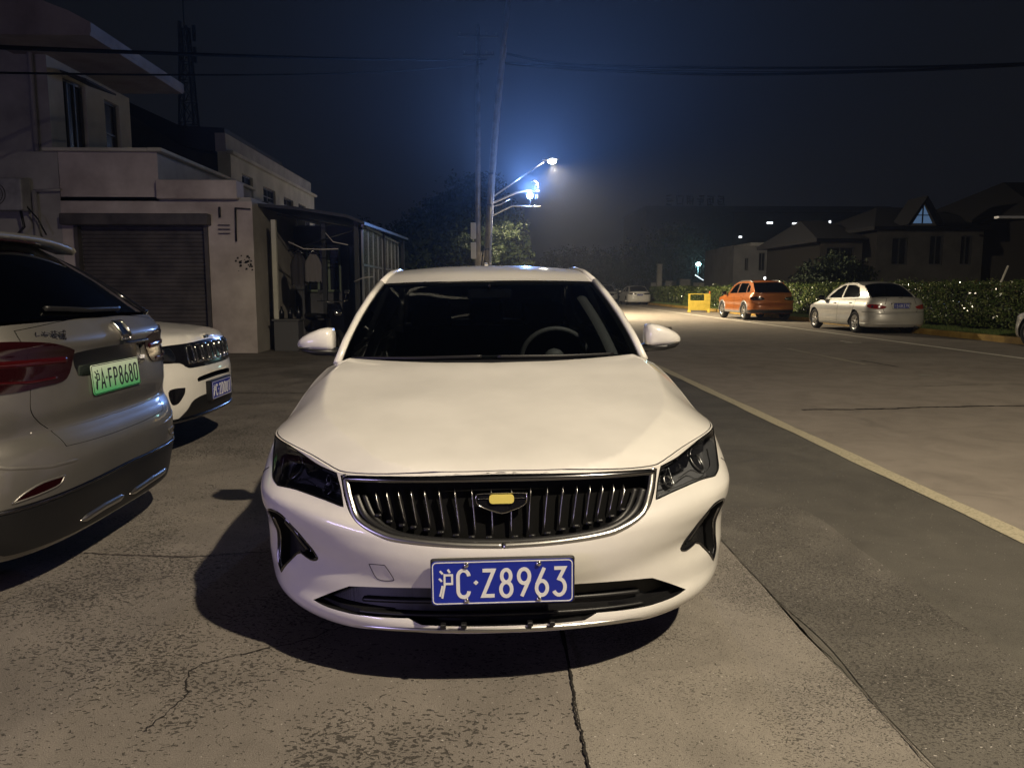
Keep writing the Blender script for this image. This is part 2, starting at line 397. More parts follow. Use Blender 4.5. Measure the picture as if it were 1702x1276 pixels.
# ---------------------------------------------------------------- stroke lettering
def arc(cx, cy, rx, ry, a0, a1, n=14):
    return [(cx+rx*math.cos(R(a0+(a1-a0)*k/n)), cy+ry*math.sin(R(a0+(a1-a0)*k/n))) for k in range(n+1)]
G = {
 '0': [arc(22, 70, 18, 18, 0, 180)+arc(22, 20, 18, 18, 180, 360)+[(40, 70)]],
 '1': [[(12, 76), (24, 88), (24, 0)]], '2': [arc(22, 68, 18, 20, 170, -40)+[(4, 2), (42, 2)]],
 '3': [[(4, 88), (38, 88), (20, 54)]+arc(20, 27, 20, 26, 80, -150)],
 '6': [[(30, 90), (5, 36)], arc(22, 25, 18, 23, 0, 360, 20)], '7': [[(3, 88), (40, 88), (16, 0)]],
 '8': [arc(22, 67, 15, 20, 0, 360, 20), arc(22, 24, 18, 23, 0, 360, 20)],
 '9': [arc(22, 65, 18, 23, 0, 360, 20), [(39, 54), (14, 0)]],
 'A': [[(2, 0), (22, 88), (42, 0)], [(9, 26), (35, 26)]],
 'C': [arc(22, 68, 18, 20, 5, 180)+arc(22, 22, 18, 20, 180, 355)],
 'D': [[(5, 0), (5, 88), (20, 88)]+arc(20, 44, 19, 44, 88, -88)+[(5, 0)]],
 'F': [[(6, 0), (6, 86), (40, 86)], [(6, 46), (34, 46)]], 'P': [[(6, 0), (6, 86), (22, 86)]+arc(22, 64, 17, 22, 80, -80)+[(6, 42)]],
 'S': [arc(22, 66, 17, 22, 20, 250)+arc(22, 24, 18, 22, 70, -160)], 'N': [[(5, 0), (5, 88), (39, 0), (39, 88)]],
 'M': [[(3, 0), (3, 88), (22, 30), (41, 88), (41, 0)]], 'Z': [[(3, 86), (40, 86), (4, 4), (42, 4)]], 'U': [[(5, 88), (5, 20)]+arc(22, 20, 17, 20, 180, 360)+[(39, 88)]],
 'H1': [[(4, 88), (13, 78)], [(1, 64), (10, 54)], [(3, 6), (12, 40)], [(30, 92), (37, 82)], [(19, 74), (44, 74), (44, 46), (19, 46)], [(19, 78), (19, 40), (10, 0)]],
 '.': [[(20, 42), (24, 46)]],
}
def strokes(mb, lines, w, h, tf, mi=0, z0=0.0):
    """flat ribbons of width w raised h; each stroke a little higher than the last so that none coincide"""
    for si, L_ in enumerate(lines):
        P = np.array(L_, float); m = len(P); hh = z0+h+si*0.00015
        closed = np.linalg.norm(P[0]-P[-1]) < 1e-6 and m > 3
        if closed: P = P[:-1]; m -= 1
        lft = []; rgt = []
        for i in range(m):
            a = P[i-1] if (closed or i > 0) else None; b = P[(i+1)%m] if (closed or i < m-1) else None
            d1 = (P[i]-a)/np.linalg.norm(P[i]-a) if a is not None else None; d2 = (b-P[i])/np.linalg.norm(b-P[i]) if b is not None else None
            if d1 is None: d1 = d2
            if d2 is None: d2 = d1
            n1 = np.array([-d1[1], d1[0]]); n2 = np.array([-d2[1], d2[0]]); n_ = n1+n2; l = np.linalg.norm(n_)
            n_ = n1 if l < 0.3 else n_/l; k = 1/max(0.45, float(np.dot(n_, n1)))
            lft.append(P[i]+n_*w/2*k); rgt.append(P[i]-n_*w/2*k)
        vs = [tf(p[0], p[1], hh) for p in lft]+[tf(p[0], p[1], hh) for p in rgt]+[tf(p[0], p[1], z0) for p in lft]+[tf(p[0], p[1], z0) for p in rgt]
        fs = []
        for i in range(m if closed else m-1):
            j = (i+1)%m; fs += [(i, m+i, m+j, j), (2*m+i, i, j, 2*m+j), (m+i, 3*m+i, 3*m+j, m+j)]
        if not closed: fs += [(0, 2*m, 3*m, m), (m-1, 2*m-1, 4*m-1, 3*m-1)]
        mb.add(vs, fs, mi, False)
def text_mesh(s, size, depth=0.002):
    c = bpy.data.curves.new('text', 'FONT'); c.body = s; c.size = size; c.extrude = depth; c.align_x = 'CENTER'
    o = bpy.data.objects.new('text', c); COL.objects.link(o); bpy.context.view_layer.update()
    me = bpy.data.meshes.new_from_object(o.evaluated_get(bpy.context.evaluated_depsgraph_get()))
    bpy.data.objects.remove(o); bpy.data.curves.remove(c); me.materials.clear(); return me
def plate(parent, text, w, h, Mx, kind='blue', bolts=True, name='license_plate'):
    """plate in its own x (right) / z (up) plane, facing -y; Mx puts it on the car"""
    e = bpy.data.objects.new(name, None)
    mb = MB(); r_ = 0.012; poly = []
    for cx, cy, a in ((w/2-r_, h/2-r_, 0), (-w/2+r_, h/2-r_, 90), (-w/2+r_, -h/2+r_, 180), (w/2-r_, -h/2+r_, 270)):
        poly += [(cx+r_*math.cos(R(a+t)), cy+r_*math.sin(R(a+t))) for t in (0, 30, 60, 90)]
    mb.prism(poly, 0.0, -0.003, axis='y'); base = mb.build(name, M['plateblue'] if kind == 'blue' else M['plategreen'], parent); base.matrix_local = Mx
    fg = M['platewhite'] if kind == 'blue' else M['plateblack']
    bd = MB(); q = [(x*(w/2-0.004)/(w/2), y*(h/2-0.004)/(h/2)) for x, y in poly]; strokes(bd, [q+[q[0]]], 0.003, 0.0012, lambda a, b, c: (a, -0.003-c, b)); bd.build('plate_border', fg, base)
    n = len(text); cw = w*0.93/n if kind != 'blue' else w*0.93/n; ch = h*0.64; mb2 = MB(); x = -w*0.465
    for i, c in enumerate(text):
        adv = cw*(0.42 if c == '.' else 1.0+0.58/(n-1)*1.0) if '.' in text else cw
        g = G['H1'] if c == '\u6caa' else G.get(c)
        gw = adv*0.74/44 if c != '.' else 0.0009; gh = ch/90
        if g:
            ox = x+adv/2-22*(gw); oz = -ch/2-h*0.02
            L2 = [[(ox+px*gw, oz+py*gh) for px, py in l] for l in g]
            sw = ch*(0.125 if kind == 'blue' else 0.11)
            if c == '.': L2 = [[(x+adv/2-0.004, -0.004), (x+adv/2+0.004, 0.004)]]; sw = 0.011
            if c == '\u6caa': sw *= 0.55
            strokes(mb2, L2, sw, 0.0014, lambda a, b, c_: (a, -0.003-c_, b))
        else:
            me = text_mesh(c, 0.1); co = np.array([v.co[:] for v in me.vertices]); co[:, :2] -= (co[:, :2].min(0)+co[:, :2].max(0))/2
            co[:, 0] *= adv*0.8/np.ptp(co[:, 0]); co[:, 1] *= ch/np.ptp(co[:, 1])
            mb2.add([(x+adv/2+a, -0.0045, b) for a, b, _ in co], [tuple(p.vertices) for p in me.polygons], 0)
        x += adv
    mb2.build('plate_lettering', fg, base)
    if bolts:
        for bx in (-w*0.255, w*0.255):
            for bz in (h/2-0.013, -h/2+0.013):
                b = MB(); b.lathe([(0.0, -0.012), (0.006, -0.011), (0.0085, -0.007), (0.0092, -0.003)], 14, axis='y', c=(bx, 0, bz)); b.build('bolt', M['chrome'], base)
    return base
# ---------------------------------------------------------------- generic car
def loft(cen, side, ex=2.0, ez=2.4):
    """sheet between a centre line [(y, z)] and a side line [(x, y, z)], a in -1..1 across, b in 0..1 along"""
    nb = len(cen); tb = np.linspace(0, 1, nb); cy_, cz = tab([(t, p[0]) for t, p in zip(tb, cen)]), tab([(t, p[1]) for t, p in zip(tb, cen)])
    ns = len(side); ts = np.linspace(0, 1, ns); sx, sy, sz = [tab([(t, p[k]) for t, p in zip(ts, side)]) for k in range(3)]
    def f(ab):
        ab = np.asarray(ab, float); a, b = ab[:, 0], ab[:, 1]; w = np.abs(a)
        return np.stack([a*sx(b), cy_(b)+(sy(b)-cy_(b))*w**ex, cz(b)+(sz(b)-cz(b))*w**ez], 1)
    return f
class Car:
    def __init__(s, S):
        s.S = S
        s.w = Wrap(S['L'], S['W'], *S['front'], *S['rear'], S['F'], S['Sd'], S['R'], S.get('bump'), S.get('bulge', 0.0))
        w = s.w; pts = []
        for k, v, z in S['ztop']:
            u = float(w.u_x(v)) if k == 'x' else float(w.u_y(v)) if k == 'y' else float(w.u_x(v, True)); pts.append((abs(u), z))
        pts.sort(); s.zt = tab(pts); s.zb = tab(S['zbot'])
        s.end = w.end
        s.shx = tab(S['shell_x']); s.k1, s.k2, s.zs0 = S['tumble']
        # hood and deck fields
        uu = np.linspace(0, w.end, 900); s.E = w(np.stack([uu, s.zt(uu)], 1)); s.uu = uu
    def fr(s): return s.w
    def rr(s):
        w = s.w; e = s.end
        def f(ab):
            ab = np.asarray(ab, float); q = ab.copy(); q[:, 0] = np.where(ab[:, 0] < 0, -1., 1.)*(e-np.abs(ab[:, 0])); 
            P = w(q); return P
        return f
    def side(s, sg):
        def f(ab):
            ab = np.asarray(ab, float); y, z = ab[:, 0], ab[:, 1]; d = z-s.zs0
            return np.stack([sg*(s.shx(y)-s.k1*d-s.k2*d*d), y, z], 1)
        return f
    def sidew(s, sg):   # lower body as seen from the side: (y, z)
        w = s.w
        def f(ab):
            ab = np.asarray(ab, float); return w(np.stack([sg*w.u_y(ab[:, 0]), ab[:, 1]], 1))
        return f
    def field(s, zc, front, g, q=None):
        """height field over (x, y) whose border follows the top edge of the lower body"""
        S = s.S; m = (s.E[:, 1] < s.S['L']/2) if front else (s.E[:, 1] > s.S['L']/2)
        E_ = s.E[m]; o = np.argsort(E_[:, 1]); ey, ex, ez = E_[o, 1], E_[o, 0], E_[o, 2]
        Z = tab(zc)
        def f(ab):
            ab = np.asarray(ab, float); x, y = ab[:, 0], ab[:, 1]
            xe = np.maximum(np.interp(y, ey, ex), 1e-3); ze = np.interp(y, ey, ez); t = np.clip(np.abs(x)/xe, 0, 1.0)
            zc_ = Z(y); return np.stack([x, y, zc_-(zc_-ze)*g(t, y)], 1)
        return f
def arch(w, yc, zc, r, zb, n=22):
    """wheel arch notch, ordered by rising y, in (u, z)"""
    out = []
    z0 = float(zb(w.u_y(yc))); a0 = math.asin(max(-0.9, min(0.9, (z0-zc)/r)))
    for k in range(n+1):
        a = math.pi-a0-(math.pi-2*a0)*k/n
        out.append((float(w.u_y(yc+r*math.cos(a))), zc+r*math.sin(a)))
    return out
def wheel(parent, x, y, r, width, rimr, sg, spokes=5, rim=None, twin=False):
    """tyre and alloy rim; sg = +1 for the right-hand side (outer face to +x)"""
    hub = bpy.data.objects.new('wheel', None)
    w2 = width/2
    t = MB(); t.lathe([(rimr, -w2*0.8), (rimr+0.02, -w2), (r-0.035, -w2), (r-0.006, -w2*0.72), (r, -w2*0.35), (r, w2*0.35), (r-0.006, w2*0.72), (r-0.035, w2), (rimr+0.02, w2), (rimr, w2*0.8)], 40, axis='x')
    o = t.build('wheel', M['rubber'], parent); o.location = (x, y, r)
    mb = MB(); f = sg*w2*0.82
    mb.lathe([(rimr+0.003, f*1.02), (rimr-0.015, f*1.0), (rimr-0.028, f*0.7), (rimr-0.03, -f*0.9)], 40, axis='x')
    mb.lathe([(0.0, f*0.86), (0.03, f*0.86), (0.065, f*0.75), (0.07, f*0.3)], 20, axis='x')
    for k in range(spokes):
        for q in ((-0.13, 0.13) if twin else (0,)):
            a = 2*math.pi*k/spokes+q; a2 = 2*math.pi*k/spokes+q*1.7
            c, s_ = math.cos(a), math.sin(a); wd = 0.017 if twin else 0.032
            c2, s2 = math.cos(a2), math.sin(a2)
            def P(r_, t_, h): 
                k_ = (r_-0.05)/(rimr-0.06); cc = c*(1-k_)+c2*k_; ss = s_*(1-k_)+s2*k_
                return (h, cc*r_-ss*t_, ss*r_+cc*t_)
            vs = [P(0.05, -wd*0.8, f*0.8), P(0.05, wd*0.8, f*0.8), P(rimr-0.012, wd*1.15, f*0.93), P(rimr-0.012, -wd*1.15, f*0.93), P(0.05, -wd, f*0.45), P(0.05, wd, f*0.45), P(rimr-0.012, wd*1.3, f*0.6), P(rimr-0.012, -wd*1.3, f*0.6)]
            mb.add(vs, [(0,1,2,3), (4,5,1,0), (5,6,2,1), (6,7,3,2), (7,4,0,3)])
    mb.build('rim', rim or M['satin'], o)
    d = MB(); d.lathe([(0.0, f*0.2), (rimr-0.035, f*0.2)], 30, axis='x'); d.build('brake_disc', M['black'], o)
    return o
def seam(name, path, f, parent, w=0.005, flip=False): return ribbon(name, path, f, w, 0.0012, M['gap'], parent, flip=flip, base=0.0004, prof=3)
def car(S, root):
    C = Car(S); w = C.w; L = S['L']; P = S['paint']; st = S.get('step', 0.04); W_ = S['W']
    um = float(w.u_y(S['ymid'])); us = np.linspace(0, um, int(um/0.05)+2)
    wr = S['wheel_r']; ar = S.get('arch_r', wr+0.045); yf, yr = S['wheels']
    zf = lambda u: float(C.zb(u)); 
    def edge(lo, hi, a):
        """bottom line from lo to hi with the arch cut in it"""
        pts = [(u, zf(u)) for u in np.linspace(lo, a[0][0], max(2, int((a[0][0]-lo)/0.05)))]
        pts += a+[(u, zf(u)) for u in np.linspace(a[-1][0], hi, max(2, int((hi-a[-1][0])/0.05)))]
        return pts
    af = arch(w, yf, wr+0.01, ar, C.zb); aR = arch(w, yr, wr+0.01, ar, C.zb)
    bot = edge(0, um, af); top = [(u, float(C.zt(u))) for u in us]
    outer = [(-u, z) for u, z in bot[::-1][:-1]]+bot+top[::-1]+[(-u, z) for u, z in top[1:]]
    doors = S['doors']; dh = lambda poly, sg: [(sg*float(w.u_y(y)), z) for y, z in poly][::sg]
    holes = list(S.get('front_holes', []))
    fdoor, rdoor = doors
    # the front and rear shells meet between the doors, so the doors are laid 3 mm proud over dark seams
    panel('front_body_shell', outer, w, P, root, st, holes=holes, bstep=S.get('bstep'))
    sR = lambda lst: [(C.end-u, z) for u, z in lst]
    botr = sR(edge(um, C.end, aR))[::-1]; topr = sR([(u, float(C.zt(u))) for u in np.linspace(um, C.end, int((C.end-um)/0.05)+2)])[::-1]
    outr = [(-u, z) for u, z in botr[::-1][:-1]]+botr+topr[::-1]+[(-u, z) for u, z in topr[1:]]
    panel('rear_body_shell', outr, C.rr(), P, root, st, holes=S.get('rear_holes', ()), flip=True, bstep=S.get('bstep'))
    for sg in (1, -1):
        for k, poly in enumerate(doors):
            fl = sg < 0
            d = panel('door', cr_spline(poly, 4), C.sidew(sg), P, root, st, flip=fl, offn=0.004, thick=0.004)
            ribbon('door_seam', cr_spline(poly, 4), C.sidew(sg), 0.016, 0.0015, M['gap'], d, closed=True, flip=fl, base=0.0005, prof=3, step=0.03)
            yc = poly[0][0]*0.30+poly[1][0]*0.70 if S.get('handle_back', True) else poly[0][0]
            ys = [p[0] for p in poly]; zs = [p[1] for p in poly]; hy = max(ys)-0.20; hz = S.get('handle_z', max(zs)-0.10)
            ribbon('door_handle', [(hy-0.085, hz), (hy+0.085, hz+0.004)], C.sidew(sg), 0.028, 0.03, S.get('handle_mat', P), d, flip=fl, base=0.004, prof=7, step=0.02, taper=True)
        # wheel arch liner and lip
        for a, yy in ((af, yf), (aR, yr)):
            q = w([(sg*u, z) for u, z in a]); mb = MB(); n = len(q); q2 = q.copy(); q2[:, 0] -= sg*0.30
            mb.add([tuple(p) for p in q]+[tuple(p) for p in q2], [(i, i+1, n+i+1, n+i) for i in range(n-1)], 0, True)
            mb.add([tuple(p) for p in q2]+[(q2[0][0], q2[:, 1].mean(), q2[0][2])], [(i, i+1, n) for i in range(n-1)])
            mb.build('wheel_well', M['black'], root)
            if S.get('clad'):
                ribbon('arch_trim', [(sg*u, z) for u, z in a], w, 0.075, 0.014, S['clad'], root, flip=False, base=0.0, prof=5, step=0.03)
        # shoulder between the lower body and the window line
        sh = S['shell']; ys = np.linspace(sh[0][0], S['belt_end'], 40); zbl = tab([(p[0], p[1]) for p in S['belt']])
        A = C.sidew(sg)(np.stack([ys, C.zt(w.u_y(ys))], 1)); B = C.side(sg)(np.stack([ys, zbl(ys)], 1)); mid = (A+B)/2; mid[:, 2] += 0.25*np.abs(A[:, 0]-B[:, 0])*0.5
        mb = MB(); n = len(ys); vs = list(A)+list(mid)+list(B); fs = []
        for r_ in range(2):
            for i in range(n-1): fs.append((r_*n+i, r_*n+i+1, (r_+1)*n+i+1, (r_+1)*n+i)[::sg])
        mb.add([tuple(v) for v in vs], fs, 0, True); mb.build('waistline', P, root)
        # greenhouse side with its windows
        shell = S['shell_front']+S['shell_top']+S['shell_back']+[(y, float(zbl(y))) for y in np.linspace(S['belt_end'], sh[0][0], 24)][1:-1]
        panel('window_surround', shell, C.side(sg), S.get('pillar_paint', P), root, st, holes=S['windows'], flip=sg < 0, thick=0.02, bstep=0.03)
        for q in S['windows']:
            g = panel('side_window', q, C.side(sg), S['side_glass'], root, 0.08, flip=sg < 0, offn=-0.008)
            ribbon('window_trim', q, C.side(sg), 0.014, 0.008, S.get('trim', M['black']), g, closed=True, flip=sg < 0, base=0.002, prof=5, step=0.03)
    fs1 = C.side(1)
    ap = fs1(np.array(S['shell_front'])); tp = fs1(np.array(S['shell_top'])); cp = fs1(np.array(S['shell_back'])[::-1])
    C.ws = loft(S['ws_c'], [tuple(p) for p in ap]); C.roof = loft(S['roof_c'], [tuple(ap[-1])]+[tuple(p) for p in tp]+[tuple(cp[-1])], 2.0, 2.6); C.rw = loft(S['rw_c'], [tuple(p) for p in cp])
    sq = lambda a, b0, b1: [(-a, b0), (a, b0), (a, b1), (-a, b1)]
    C.windscreen = panel('windscreen', cr_spline([(-0.985, 0.0, 1), (0, 0.0), (0.985, 0.0, 1), (0.985, 0.97, 1), (-0.985, 0.97, 1)], 8), C.ws, S.get('screen_glass', M['glass']), root, 0.06, offn=0.0)
    r_ = panel('roof', sq(1.0, -0.0, 1.0), C.roof, S.get('roof_paint', P), root, 0.05)
    C.rear_window = panel('rear_window', sq(0.985, 0.02, 0.98), C.rw, S['rear_glass'], root, 0.06, flip=True)
    for sg in (1, -1):
        mb = MB(); q = C.side(sg)(np.array(S['shell_front'])); mb.tube([tuple(p) for p in q], S.get('pillar_r', 0.020), 8)
        mb.build('windscreen_pillar', S.get('pillar_paint', P), root)
        mb = MB(); q = C.side(sg)(np.array([S['shell_front'][-1]]+S['shell_top']+[S['shell_back'][0]])); mb.tube([tuple(p) for p in q], S.get('rail_r', 0.018), 8)
        mb.build('roof_gutter', P, root)
        mb = MB(); q = C.side(sg)(np.array(S['shell_back'])); mb.tube([tuple(p) for p in q], 0.018, 8); mb.build('rear_pillar', S.get('rear_pillar_paint', P), root)
    # hood
    g = S['hood_g']; C.hf = C.field(S['hood_c'], True, g)
    ycs = S['shell_front'][0][0]+0.02; k = (C.E[:, 1] <= ycs)&(C.E[:, 1] < L/2); Eh = C.E[k]
    xs, ys_ = Eh[-1, 0], Eh[-1, 1]; yc0 = S['cowl_y']; cowl = [(xs*a, yc0+(ys_-yc0)*a*a) for a in np.linspace(1, -1, 30)]
    Eh = Eh[::max(1, len(Eh)//60)]
    op = [(-e[0], e[1]) for e in Eh[::-1][:-1]]+[(e[0], e[1]) for e in Eh]+cowl[1:-1]
    hh = S.get('hood_hole')
    C.hood_outer = op
    if hh:
        panel('front_fender_top', op, C.hf, P, root, st, holes=[hh], bstep=S.get('bstep'))
        c = np.array(hh).mean(0); hi = [tuple(c+(np.array(p)-c)*(1-0.0045)) for p in hh]
        C.bonnet = panel('bonnet', hi, C.hf, P, root, st, thick=0.02, offn=0.001)
    else:
        C.bonnet = panel('bonnet', op, C.hf, P, root, st)
    mb = MB(); q = C.hf(np.array(cowl)*[0.995, 1.0]); q[:, 2] -= 0.012; b_ = C.ws(np.stack([np.linspace(1, -1, 30)*0.98, np.full(30, 0.02)], 1))
    q[:, 1] -= 0.03
    n = len(q); mb.add([tuple(p) for p in q]+[tuple(p) for p in b_], [(i, i+1, n+i+1, n+i) for i in range(n-1)], 0, True); mb.build('cowl', M['black'], root)
    if S.get('deck_c'):
        C.df = C.field(S['deck_c'], False, S['deck_g'])
        yds = S['belt_end']-0.02; k = (C.E[:, 1] >= yds); Eh = C.E[k][::-1]; xs, ys_ = Eh[-1, 0], Eh[-1, 1]; yc0 = S['deck_y']
        back = [(xs*a, yc0+(ys_-yc0)*a*a) for a in np.linspace(1, -1, 30)]; Eh = Eh[::max(1, len(Eh)//60)]
        op = [(-e[0], e[1]) for e in Eh[::-1][:-1]]+[(e[0], e[1]) for e in Eh]+back[1:-1]
        C.deck = panel('boot_lid', op, C.df, P, root, st, flip=False)
    # floor pan, cabin
    uu = np.linspace(0, C.end, 60); E0 = w(np.stack([uu, [zf(u) for u in uu]], 1)); n = len(E0)
    mb = MB(); poly = [(e[0]*0.98, e[1]) for e in E0]+[(-e[0]*0.98, e[1]) for e in E0[::-1][1:-1]]
    zb0 = S['floor_z']; mb.prism([(x, min(max(y, 0.12), L-0.12)) for x, y in poly if not (abs(y-yf) < ar+0.02 and abs(x) > W_-0.30) and not (abs(y-yr) < ar+0.02 and abs(x) > W_-0.30)], zb0, zb0+0.06)
    mb.build('floor_pan', M['black'], root)
    for sg in (1, -1):
        for yy in (yf, yr): wheel(root, sg*(W_-S.get('wheel_in', 0.115)), yy, wr, S.get('tyre_w', 0.21), S['rim_r'], sg, S.get('spokes', 5), S.get('rim_mat'), S.get('twin', False))
    return C
def seats(root, L, ys, z0, parent_mat=None):
    for y, xs in ys:
        for x in xs:
            mb = MB(); mb.box((x-0.24, y-0.50, z0), (x+0.24, y, z0+0.16), bev=0.04)
            mb.prism([(y-0.06, z0+0.1), (y+0.06, z0+0.08), (y+0.20, z0+0.66), (y+0.10, z0+0.68)], x-0.23, x+0.23, axis='x')
            mb.box((x-0.13, y+0.10, z0+0.69), (x+0.13, y+0.21, z0+0.87), bev=0.03)
            mb.build('seat', M['interior'], root)
def mirror_unit(root, C, sg, base, tip, zz, P, lower):
    pass
def hood_g_hero(t, y):
    tc = 0.75+0.10*np.clip((y-0.5)/0.6, 0, 1)
    a = 0.12*(t/tc)**2.0; b = 0.12+0.88*np.clip((t-tc)/(1-tc), 0, 1)**1.15
    k = 1/(1+np.exp(-(t-tc)/0.012)); return a*(1-k)+b*k
HERO = dict(L=4.64, W=0.905, front=(0.76, 2.2), rear=(0.55, 2.6),
    F=[(0.16, 0.07), (0.185, 0.028), (0.21, 0.010), (0.235, 0.004), (0.29, 0.030), (0.33, 0.030), (0.385, 0.010), (0.44, 0.0), (0.485, 0.002), (0.53, 0.028), (0.60, 0.048), (0.66, 0.060), (0.70, 0.078), (0.73, 0.10), (0.80, 0.15)],
    Sd=[(0.16, 0.10), (0.225, 0.03), (0.32, 0.012), (0.50, 0.0), (0.62, 0.002), (0.70, 0.020), (0.735, 0.034), (0.83, 0.060), (0.90, 0.095), (0.935, 0.125), (1.0, 0.17)],
    R=[(0.16, 0.12), (0.3, 0.02), (0.6, 0.0), (0.8, 0.03), (1.0, 0.06), (1.05, 0.09)],
    ztop=[('x', 0, 0.713), ('x', 0.3, 0.708), ('x', 0.55, 0.700), ('x', 0.63, 0.716), ('x', 0.72, 0.732), ('y', 0.50, 0.755), ('y', 0.85, 0.766), ('y', 1.12, 0.835), ('y', 1.3, 0.895), ('y', 1.48, 0.933), ('y', 2.5, 0.955), ('y', 3.6, 0.985), ('y', 4.1, 1.0), ('r', 0, 1.03)],
    zbot=[(0, 0.214), (0.35, 0.210), (0.55, 0.190), (0.8, 0.186), (1.2, 0.19), (6, 0.20)],
    shell_x=[(1.3, 0.735), (1.5, 0.752), (1.9, 0.77), (2.6, 0.775), (3.4, 0.755), (4.2, 0.70)], tumble=(0.30, 0.30, 0.95),
    shell=[(1.42, 0.945)], belt=[(1.42, 0.945), (2.5, 0.97), (3.6, 1.0), (4.2, 1.01)], belt_end=4.15,
    shell_front=[(1.42, 0.945), (1.58, 1.045), (1.78, 1.155), (1.98, 1.255), (2.16, 1.328)],
    shell_top=[(2.4, 1.385), (2.75, 1.412), (3.1, 1.405), (3.4, 1.365)],
    shell_back=[(3.60, 1.315), (3.85, 1.21), (4.05, 1.09), (4.15, 1.005)],
    windows=[[(1.62, 0.985), (2.50, 1.005), (2.50, 1.36), (2.28, 1.33), (2.0, 1.235)], [(2.58, 1.01), (3.50, 1.03), (3.62, 1.10), (3.30, 1.33), (2.95, 1.365), (2.58, 1.365)]],
    doors=[[(1.50, 0.30, 1), (2.52, 0.30, 1), (2.54, 0.925, 1), (1.47, 0.90, 1)], [(2.57, 0.30, 1), (3.30, 0.32, 1), (3.62, 0.72), (3.62, 0.95, 1), (2.57, 0.925, 1)]],
    ws_c=[(1.235, 0.960), (1.43, 1.085), (1.68, 1.215), (1.96, 1.338)],
    roof_c=[(1.96, 1.338), (2.25, 1.402), (2.65, 1.438), (3.1, 1.430), (3.45, 1.385)],
    rw_c=[(4.28, 1.03), (3.9, 1.22), (3.45, 1.385)],
    hood_c=[(0.08, 0.712), (0.105, 0.726), (0.15, 0.743), (0.25, 0.768), (0.5, 0.822), (0.8, 0.884), (1.0, 0.922), (1.17, 0.955), (1.45, 0.99)], hood_g=hood_g_hero, cowl_y=1.19,
    deck_c=[(4.2, 1.035), (4.45, 1.04), (4.6, 1.05), (4.64, 1.03)], deck_g=lambda t, y: t**3, deck_y=4.27,
    ymid=2.55, wheel_r=0.325, rim_r=0.215, arch_r=0.345, wheels=(0.96, 3.58), floor_z=0.20, step=0.016, bstep=0.012, bulge=0.005)
HERO_F = stab(HERO['F'])
sstep = lambda x: (lambda q: q*q*(3-2*q))(np.clip(x, 0, 1))
def hero_bump(a, z):
    dz = 0.10*sstep(a/0.95)*sstep((z-0.28)/0.16)
    F = HERO_F; r_ = F(z)-F(z-dz)
    fade = sstep((1.30-a)/0.5)
    back = 0.075*sstep((z-0.58)/0.17)*np.exp(-((a-0.85)/0.26)**2)
    return r_*fade-back
HERO['bump'] = hero_bump
